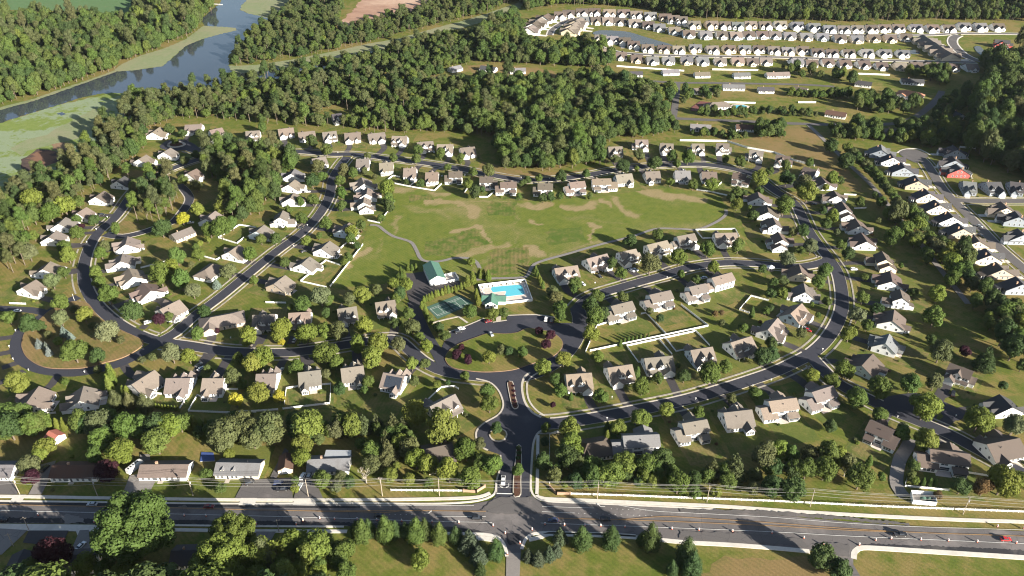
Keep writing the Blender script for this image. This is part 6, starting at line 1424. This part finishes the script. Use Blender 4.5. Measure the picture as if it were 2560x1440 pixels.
for a in (('P', '231,1261', 180, 'sedan', 'silver', 'driving on the main road near the left edge'), ('P', '523,1267', 0, 'sedan', 'dark red', 'in tree shade on the main road, far lane'), ('P', '6,1299', 0, 'suv', 'black', 'at the left edge of the main road'), ('P', '948,1289', 0, 'sedan', 'black', 'on the main road above the cedar row'), ('P', '1193,1296', 0, 'suv', 'black', 'on the main road left of the junction'), ('P', '1383,1301', 180, 'sedan', 'dark blue', 'on the main road just right of the junction'), ('P', '1513,1299', 0, 'suv', 'black', 'on the main road beside the white turn arrow'),
          ('P', '2250,1337', 0, 'pickup', 'black', 'on the main road above the kerbed verge'), ('P', '2514,1349', 0, 'sedan', 'red', 'on the main road near the right edge'), ('P', '1258,1203', -92, 'pickup', 'white', 'waiting on the entrance road at the stop line'),
          ('P', '1153,823', 25, 'suv', 'white', 'parked at the left end of the clubhouse drive'), ('P', '1146,830', 25, 'suv', 'black', 'parked beside a white car on the clubhouse drive'), ('P', '1228,836', -65, 'sedan', 'silver', 'driving round the oval island'), ('P', '1221,804', 20, 'sedan', 'dark red', 'parked in front of the pool house'), ('P', '1365,799', 80, 'suv', 'white', 'parked at the right end of the clubhouse drive'), ('P', '1379,802', 80, 'suv', 'black', 'parked at the right end of the clubhouse drive'),
          ('P', '370,807', 35, 'suv', 'white', 'on a driveway above the west street bend'), ('P', '43,778', 175, 'sedan', 'white', 'on the stub street at the left edge'), ('P', '502,921', 60, 'sedan', 'white', 'on a driveway of the teardrop row'), ('P', '497,913', 60, 'sedan', 'grey', 'behind a white car in the teardrop row'), ('P', '737,851', 80, 'sedan', 'silver', 'on a shaded driveway of the west lower row'), ('P', '703,925', 80, 'sedan', 'silver', 'beside the white house above the striped lawn'), ('P', '477,556', 5, 'sedan', 'white', 'beside the yellow tree'), ('P', '752,569', 0, 'sedan', 'black', 'on a driveway left of diagonal street'), ('P', '255,537', 0, 'sedan', 'black', 'on a driveway right of the outer west row'), ('P', '769,480', 0, 'sedan', 'white', 'on a long driveway left of diagonal street'), ('P', '760,628', 30, 'sedan', 'black', 'on a driveway right of diagonal street'),
          ('P', '1457,709', -55, 'sedan', 'white', 'on a driveway below the first field path house'), ('P', '1499,690', -60, 'sedan', 'black', 'on a driveway of the field path row'), ('P', '1579,676', -40, 'sedan', 'white', 'left of two white cars on one driveway'), ('P', '1588,674', -40, 'sedan', 'white', 'right of two white cars on one driveway'), ('P', '1760,694', 20, 'sedan', 'white', 'behind a house of the middle street row'), ('P', '2014,820', -40, 'sedan', 'silver', 'beside a red car below the right curve'), ('P', '2020,825', -40, 'sedan', 'red', 'on a driveway inside the right curve'), ('P', '2135,673', 0, 'suv', 'white', 'on a driveway outside the right curve'), ('P', '2378,1116', 20, 'suv', 'white', 'beside a house near the turning circle'), ('P', '2383,984', 60, 'pickup', 'black', 'on the driveway above the turning circle'),
          ('P', '203,1365', 70, 'sedan', 'white', 'on the grey driveway below the main road'), ('P', '113,1172', 75, 'suv', 'black', 'beside the red-brown roofed ranch house'), ('P', '625,1207', 30, 'suv', 'black', 'beside the dormered grey-roofed house'), ('P', '697,1208', 10, 'suv', 'dark blue', 'upper of two trucks before the small shed'), ('P', '706,1224', 5, 'pickup', 'black', 'on the grey driveway below the small shed'), ('P', '757,1192', 80, 'suv', 'white', 'on the drive left of the metal-roofed workshop'), ('P', '774,1188', 80, 'suv', 'silver', 'on the drive beside the metal-roofed workshop'), ('P', '749,1217', 80, 'sedan', 'silver', 'on the drive above the main road sidewalk'), ('31', '2120,915', -50, 'suv', 'black', 'on a driveway left of the new street'), ('31', '2115,825', -50, 'sedan', 'silver', 'parked on the new street'), ('31', '460,600', 5, 'sedan', 'black', 'on a driveway of the outer right row'), ('T3', '2400,1420', 30, 'sedan', 'white', 'on a driveway facing the new side street')):
    car(*a)
# motorhome, boat under a tarpaulin, yellow van, play pad
p = gp('T7', '1003,618', 1.5)[0]; rv = empty('motorhome', (p[0], p[1], .12), math.radians(63))
b = MB(); b.box(-4.2, 3.0, -1.22, 1.22, .5, 3.1, 0, True); b.prism([(3.0, -1.22, 3.1), (4.1, -1.15, 2.75), (4.1, 1.15, 2.75), (3.0, 1.22, 3.1)], 1.0); b.prism([(3.0, -1.2, 2.1), (4.6, -1.1, 1.5), (4.6, 1.1, 1.5), (3.0, 1.2, 2.1)], 1.0); inst('body', b.mesh('body', M['white']), rv)
for x in (-3.2, -1.8, -.4, 1.0, 2.2): b = MB(); b.box(x - .35, x + .35, -.4, .4, 3.1, 3.32); inst('roof_vent', b.mesh('roof_vent', M['dark']), rv)
b = MB(); b.prism([(4.12, -1.0, 2.2), (4.6, -1.0, 1.55), (4.6, 1.0, 1.55), (4.12, 1.0, 2.2)], .05); inst('windscreen', b.mesh('windscreen', M['glass']), rv)
for x in (-2.4, 3.2):
    for y in (-1.1, 1.1): inst('wheel', WHEEL, rv, None, (x, y, .36))
tag(rv, 'white motorhome parked left of the tan-roofed ranch house', 'motorhome')
p = gp('T7', '140,612', .8)[0]; bt = empty('boat', (p[0], p[1], 0), math.radians(60))
b = MB(); b.prism([(-3.4, -1.1, 1.35), (2.0, -1.15, 1.4), (3.8, 0, 1.5), (2.0, 1.15, 1.4), (-3.4, 1.1, 1.35)], .85); inst('hull', b.mesh('hull', M['white']), bt)
b = MB()
for y0, y1, z0, z1 in ((-1.3, 0, 1.0, 2.3), (0, 1.3, 2.3, 1.0)): b.face([(-3.6, y0, z0), (2.2, y0, z0), (2.2, y1, z1), (-3.6, y1, z1)])
b.face([(2.2, -1.3, 1.0), (4.0, 0, 1.2), (2.2, 0, 2.3)]); b.face([(2.2, 0, 2.3), (4.0, 0, 1.2), (2.2, 1.3, 1.0)]); b.face([(-3.6, 1.3, 1.0), (-3.6, -1.3, 1.0), (-3.6, 0, 2.3)]); inst('tarpaulin', b.mesh('tarpaulin', M['tarp']), bt)
b = MB(); b.box(-2.6, 4.6, -.08, .08, .35, .5, 0, True); inst('trailer', b.mesh('trailer', M['metal']), bt)
for y in (-1.0, 1.0): inst('wheel', WHEEL, bt, None, (-1.2, y, .34))
tag(bt, 'boat on a trailer under a bright blue tarpaulin at the left edge', 'boat')
p = gp('T2', '1660,585', 1)[0]; vn = empty('van', (p[0], p[1], .15), .05); b = MB(); b.box(-3.4, 2.4, -1.1, 1.1, .5, 2.7, 0, True); b.prism([(2.4, -1.05, 2.1), (3.6, -1, 1.4), (3.6, 1, 1.4), (2.4, 1.05, 2.1)], .9); m_, nt_, b_ = mat('lime paint', .4); b_.inputs['Base Color'].default_value = (.45, .62, .03, 1); inst('body', b.mesh('body', m_), vn)
for x in (-2.2, 2.2):
    for y in (-.95, .95): inst('wheel', WHEEL, vn, None, (x, y, .34))
tag(vn, 'lime yellow van parked in the clearing between the woods', 'van')
q = gp('T7', '1500,510 1590,515 1600,575 1490,580'); r_ = empty('play_pad', q[0] + (0,)); flatpart('pad', q, .35, M['blue'], r_, q[0])
b = MB(); qq = [(v[0] - q[0][0], v[1] - q[0][1]) for v in q]
for a_, c_ in zip(qq, qq[1:] + qq[:1]): b.face([(a_[0], a_[1], 0), (c_[0], c_[1], 0), (c_[0], c_[1], .34), (a_[0], a_[1], .34)])
inst('skirt', b.mesh('skirt', M['metal']), r_); tag(r_, 'square blue pad on the lawn right of the tan-roofed ranch house', 'pool cover')
q = gp('13', '700,178 950,182 945,262 678,258', 4.2); r_ = empty('carport', q[0] + (0,)); b = MB(); b.prism([(v[0] - q[0][0], v[1] - q[0][1], 4.2 - .02 * i) for i, v in enumerate(q)], .15); inst('metal_roof', b.mesh('metal_roof', M['metal']), r_)
for v in q: b = MB(); x, y = v[0] - q[0][0], v[1] - q[0][1]; b.box(x - .15, x + .15, y - .15, y + .15, 0, 4.05); inst('post', b.mesh('post', M['metal']), r_)
tag(r_, 'pale metal-roofed carport behind the grey-roofed workshop', 'carport')
p = gp('T6', '672,580')[0]; r_ = empty('gazebo', (p[0], p[1], 0)); b = MB(); b.tube((0, 0, 2.3), (0, 0, 3.9), 2.6, .15, 8); inst('roof', b.mesh('roof', M['trim']), r_)
for i in range(8): t = i * math.pi / 4; b = MB(); b.tube((2.1 * math.cos(t), 2.1 * math.sin(t), 0), (2.1 * math.cos(t), 2.1 * math.sin(t), 2.35), .08); inst('post', b.mesh('post', M['trim']), r_)
b = MB(); b.tube((0, 0, 0), (0, 0, .2), 2.4, 2.4, 8); inst('floor', b.mesh('floor', M['deck']), r_); tag(r_, 'small white gazebo above the middle street row', 'gazebo')
a, c = gp('T1', '1580,32 1655,36'); dk = empty('dock', a + (0,)); L = math.hypot(c[0] - a[0], c[1] - a[1]); dk.rotation_euler = (0, 0, math.atan2(c[1] - a[1], c[0] - a[0])); b = MB(); b.box(0, L, -1.3, 1.3, .5, .8, 0, True); inst('decking', b.mesh('decking', M['trim']), dk)
for x in range(0, int(L), 6):
    for y in (-1.2, 1.2): b = MB(); b.tube((x, y, -.5), (x, y, 1.4), .2); inst('pile', b.mesh('pile', M['pole']), dk)
tag(dk, 'long pale dock reaching into the river at the top', 'dock')
# ------------------------------------------------------------------ utility poles, wires, drums, mailboxes
PH = 10.8
def pole_kit(h):
    a = MB(); a.tube((0, 0, -.3), (0, 0, h), .20, .13, 8); c = MB(); c.box(-1.25, 1.25, -.07, .07, h - .9, h - .72, 0, True)
    d = MB()
    for x in (-1.15, -.4, 1.15): d.tube((x, 0, h - .72), (x, 0, h - .45), .07, .05, 6)
    e = MB(); e.tube((.0, -.42, h - 3.0), (.0, -.42, h - 1.9), .28, .28, 8)
    return a.mesh('pole', M['pole']), c.mesh('crossarm', M['pole']), d.mesh('insulators', M['metal']), e.mesh('transformer', M['metal'])
PK, PK2 = pole_kit(PH), pole_kit(8.0)
POLES = [('P', s) for s in '49.7,1236 243.5,1238.8 482.7,1238.8 771,1242 956,1240 1098.5,1240 1493,1247 1767,1255 2025,1267 2407,1286'.split()]
pl = [at(-150, 1235)] + [gp(t, s)[0] for t, s in POLES] + [at(2760, 1302)]
ref = ['beside the left-edge driveway', 'before the red-brown roofed ranch house', 'before the tan-roofed ranch house', 'between the driveways left of the workshop', 'beside the bare dead tree', 'behind the rail fence left of the entrance', 'beside the fence right of the entrance', 'below the pointed spruce', 'beside the big dark thicket tree', 'right of the pump station']
for i, (x, y) in enumerate(pl):
    if i in (0, len(pl) - 1): continue
    r_ = empty('utility_pole', (x, y, 0), math.pi / 2 + R.uniform(-.06, .06)); r_.rotation_euler[1] = R.uniform(-.015, .015)
    inst('pole', PK[0], r_); inst('crossarm', PK[1], r_); tag(inst('insulators', PK[2], r_), kind='stuff')
    if i in (1, 2, 3, 10): inst('transformer', PK[3], r_)
    tag(r_, 'weathered wooden utility pole ' + ref[i - 1], 'utility pole', 'utility poles along the main road')
for (s, lab) in (('72,1324.5', 'on the sidewalk below the main road, far left'), ('33.6,1365', 'beside the grey parking lot at the left edge'), ('698,1330', 'on the sidewalk right of the spreading tree')):
    x, y = gp('P', s)[0]; r_ = empty('utility_pole', (x, y, 0), .3); inst('pole', PK2[0], r_); inst('crossarm', PK2[1], r_); tag(r_, 'short utility pole ' + lab, 'utility pole', 'utility poles along the main road')
wk = 0
for off, z, nm in ((-1.15, PH - .45, 'back'), (-.4, PH - .45, 'middle'), (1.15, PH - .45, 'front'), (.2, PH - 3.4, 'lower')):
    b = MB()
    for a, c in zip(pl, pl[1:]):
        prev = None
        for k in range(13):
            t = k / 12; q = (a[0] + (c[0] - a[0]) * t, a[1] + (c[1] - a[1]) * t - off, z - 4 * 1.1 * t * (1 - t))
            if prev: b.tube(prev, q, .045, .045, 4, 0, False)
            prev = q
    tag(inst('overhead_wire', b.mesh('overhead_wire', M['wire'])), '%s wire of the line strung along the main road poles' % nm, 'wire')
db = MB(); db.tube((0, 0, 0), (0, 0, .09), .42, .40, 10); DB = db.mesh('base', M['dark'])
db = MB()
for i in range(4): db.tube((0, 0, .09 + i * .24), (0, 0, .33 + i * .24), .30 - i * .022, .28 - i * .022, 10, i % 2 * 1, True)
DD = db.mesh('drum', [M['orange'], M['trim']])
DR = 'R3:228,258 1093,262 1222,264 1371,272 1519,313 1756,312 1796,290 1895,278 1983,282 2117,284 2233,288 2380,293 560,300 12,290 T8:685,1030 885,1035 1140,1058 1230,1115 1245,1268 1340,1187 1430,1087 1525,1048 1670,1053 1822,1058 1940,1060 2120,1068 2320,1075 2470,1082 T9:140,1090 390,1100 683,1112 920,1150 1065,1200 1165,1297 1333,1200 1455,1167 1570,1155 1790,1163 1995,1170 2210,1178 2500,1188 2360,1065 2555,1078'
tl_, L_ = None, []
for s in DR.split():
    if ':' in s: tl_, s = s.split(':')
    q = gp(tl_, s, .3)[0]; L_.append(q)
L_.sort()
for i, q in enumerate(L_):
    r_ = empty('traffic_drum', (q[0], q[1], ZM - .05)); r_.scale = (1.15, 1.15, 1.25); inst('base', DB, r_); inst('drum', DD, r_)
    n = i + 1; side = 'left' if i < len(L_) / 2 else 'right'; o_ = i if side == 'left' else len(L_) - 1 - i
    tag(r_, 'orange and white traffic drum, %s from the %s along the main road' % (ORD[o_], side), 'traffic drum', 'traffic drums closing the main road lane')
b = MB(); b.box(-.06, .06, -.06, .06, 0, 1.05); MP = b.mesh('post', M['trim']); b = MB(); b.box(-.2, .2, -.32, .32, 1.05, 1.45, 0, True); MX = b.mesh('box', M['trim'])
ML = []
for t, ss in (('02', '95,595 135,720 290,830 850,850 160,435 2310,510 1905,450'), ('22', '1835,1120 950,1315 2405,990 1000,1105'), ('32', '545,625 1293,1300 1875,1290 30,930'), ('21', '1550,1345 1870,1265 90,345 375,355 830,1400'), ('11', '515,820 700,345 380,1030 655,580 820,95'), ('01', '1075,740 965,860 870,990')):
    for s in ss.split():
        q = gp(t, s)[0]; r_ = empty('mailbox', (q[0], q[1], .05), R.uniform(0, 3)); inst('post', MP, r_); inst('box', MX, r_); hs, d = phrase_near(q); ML.append(dict(o=r_, x=q[0], base=hs[3]))
uniq(ML, 'base')
for m_ in ML: tag(m_['o'], '%swhite mailbox at the kerb by %s' % (m_['pre'], m_['base']), 'mailbox', 'white mailboxes along the streets')
for s, lab in (('745,125', 'above the teardrop island'),):
    q = gp('02', s)[0]; r_ = empty('street_lamp', (q[0], q[1], 0)); b = MB(); b.tube((0, 0, 0), (0, 0, 4.2), .09, .06); inst('post', b.mesh('post', M['trim']), r_); b = MB(); b.tube((0, 0, 4.2), (0, 0, 4.7), .12, .26, 8); inst('lantern', b.mesh('lantern', M['lampglass']), r_); tag(r_, 'slim white street lamp at the corner ' + lab, 'street lamp')
# ------------------------------------------------------------------ thin summer haze
hb = MB(); hb.box(-3600, 3600, -900, 5200, -1.0, 300.0, 0, True)
hm = bpy.data.materials.new('haze'); hm.use_nodes = True
hn = hm.node_tree; hn.nodes.clear()
ho = hn.nodes.new('ShaderNodeOutputMaterial'); hv = hn.nodes.new('ShaderNodeVolumePrincipled')
hv.inputs['Color'].default_value = (.80, .88, 1.0, 1); hv.inputs['Density'].default_value = 0.000014; hv.inputs['Anisotropy'].default_value = 0.25
hn.links.new(hv.outputs[0], ho.inputs['Volume'])
tag(inst('haze', hb.mesh('haze', hm)), kind='stuff')
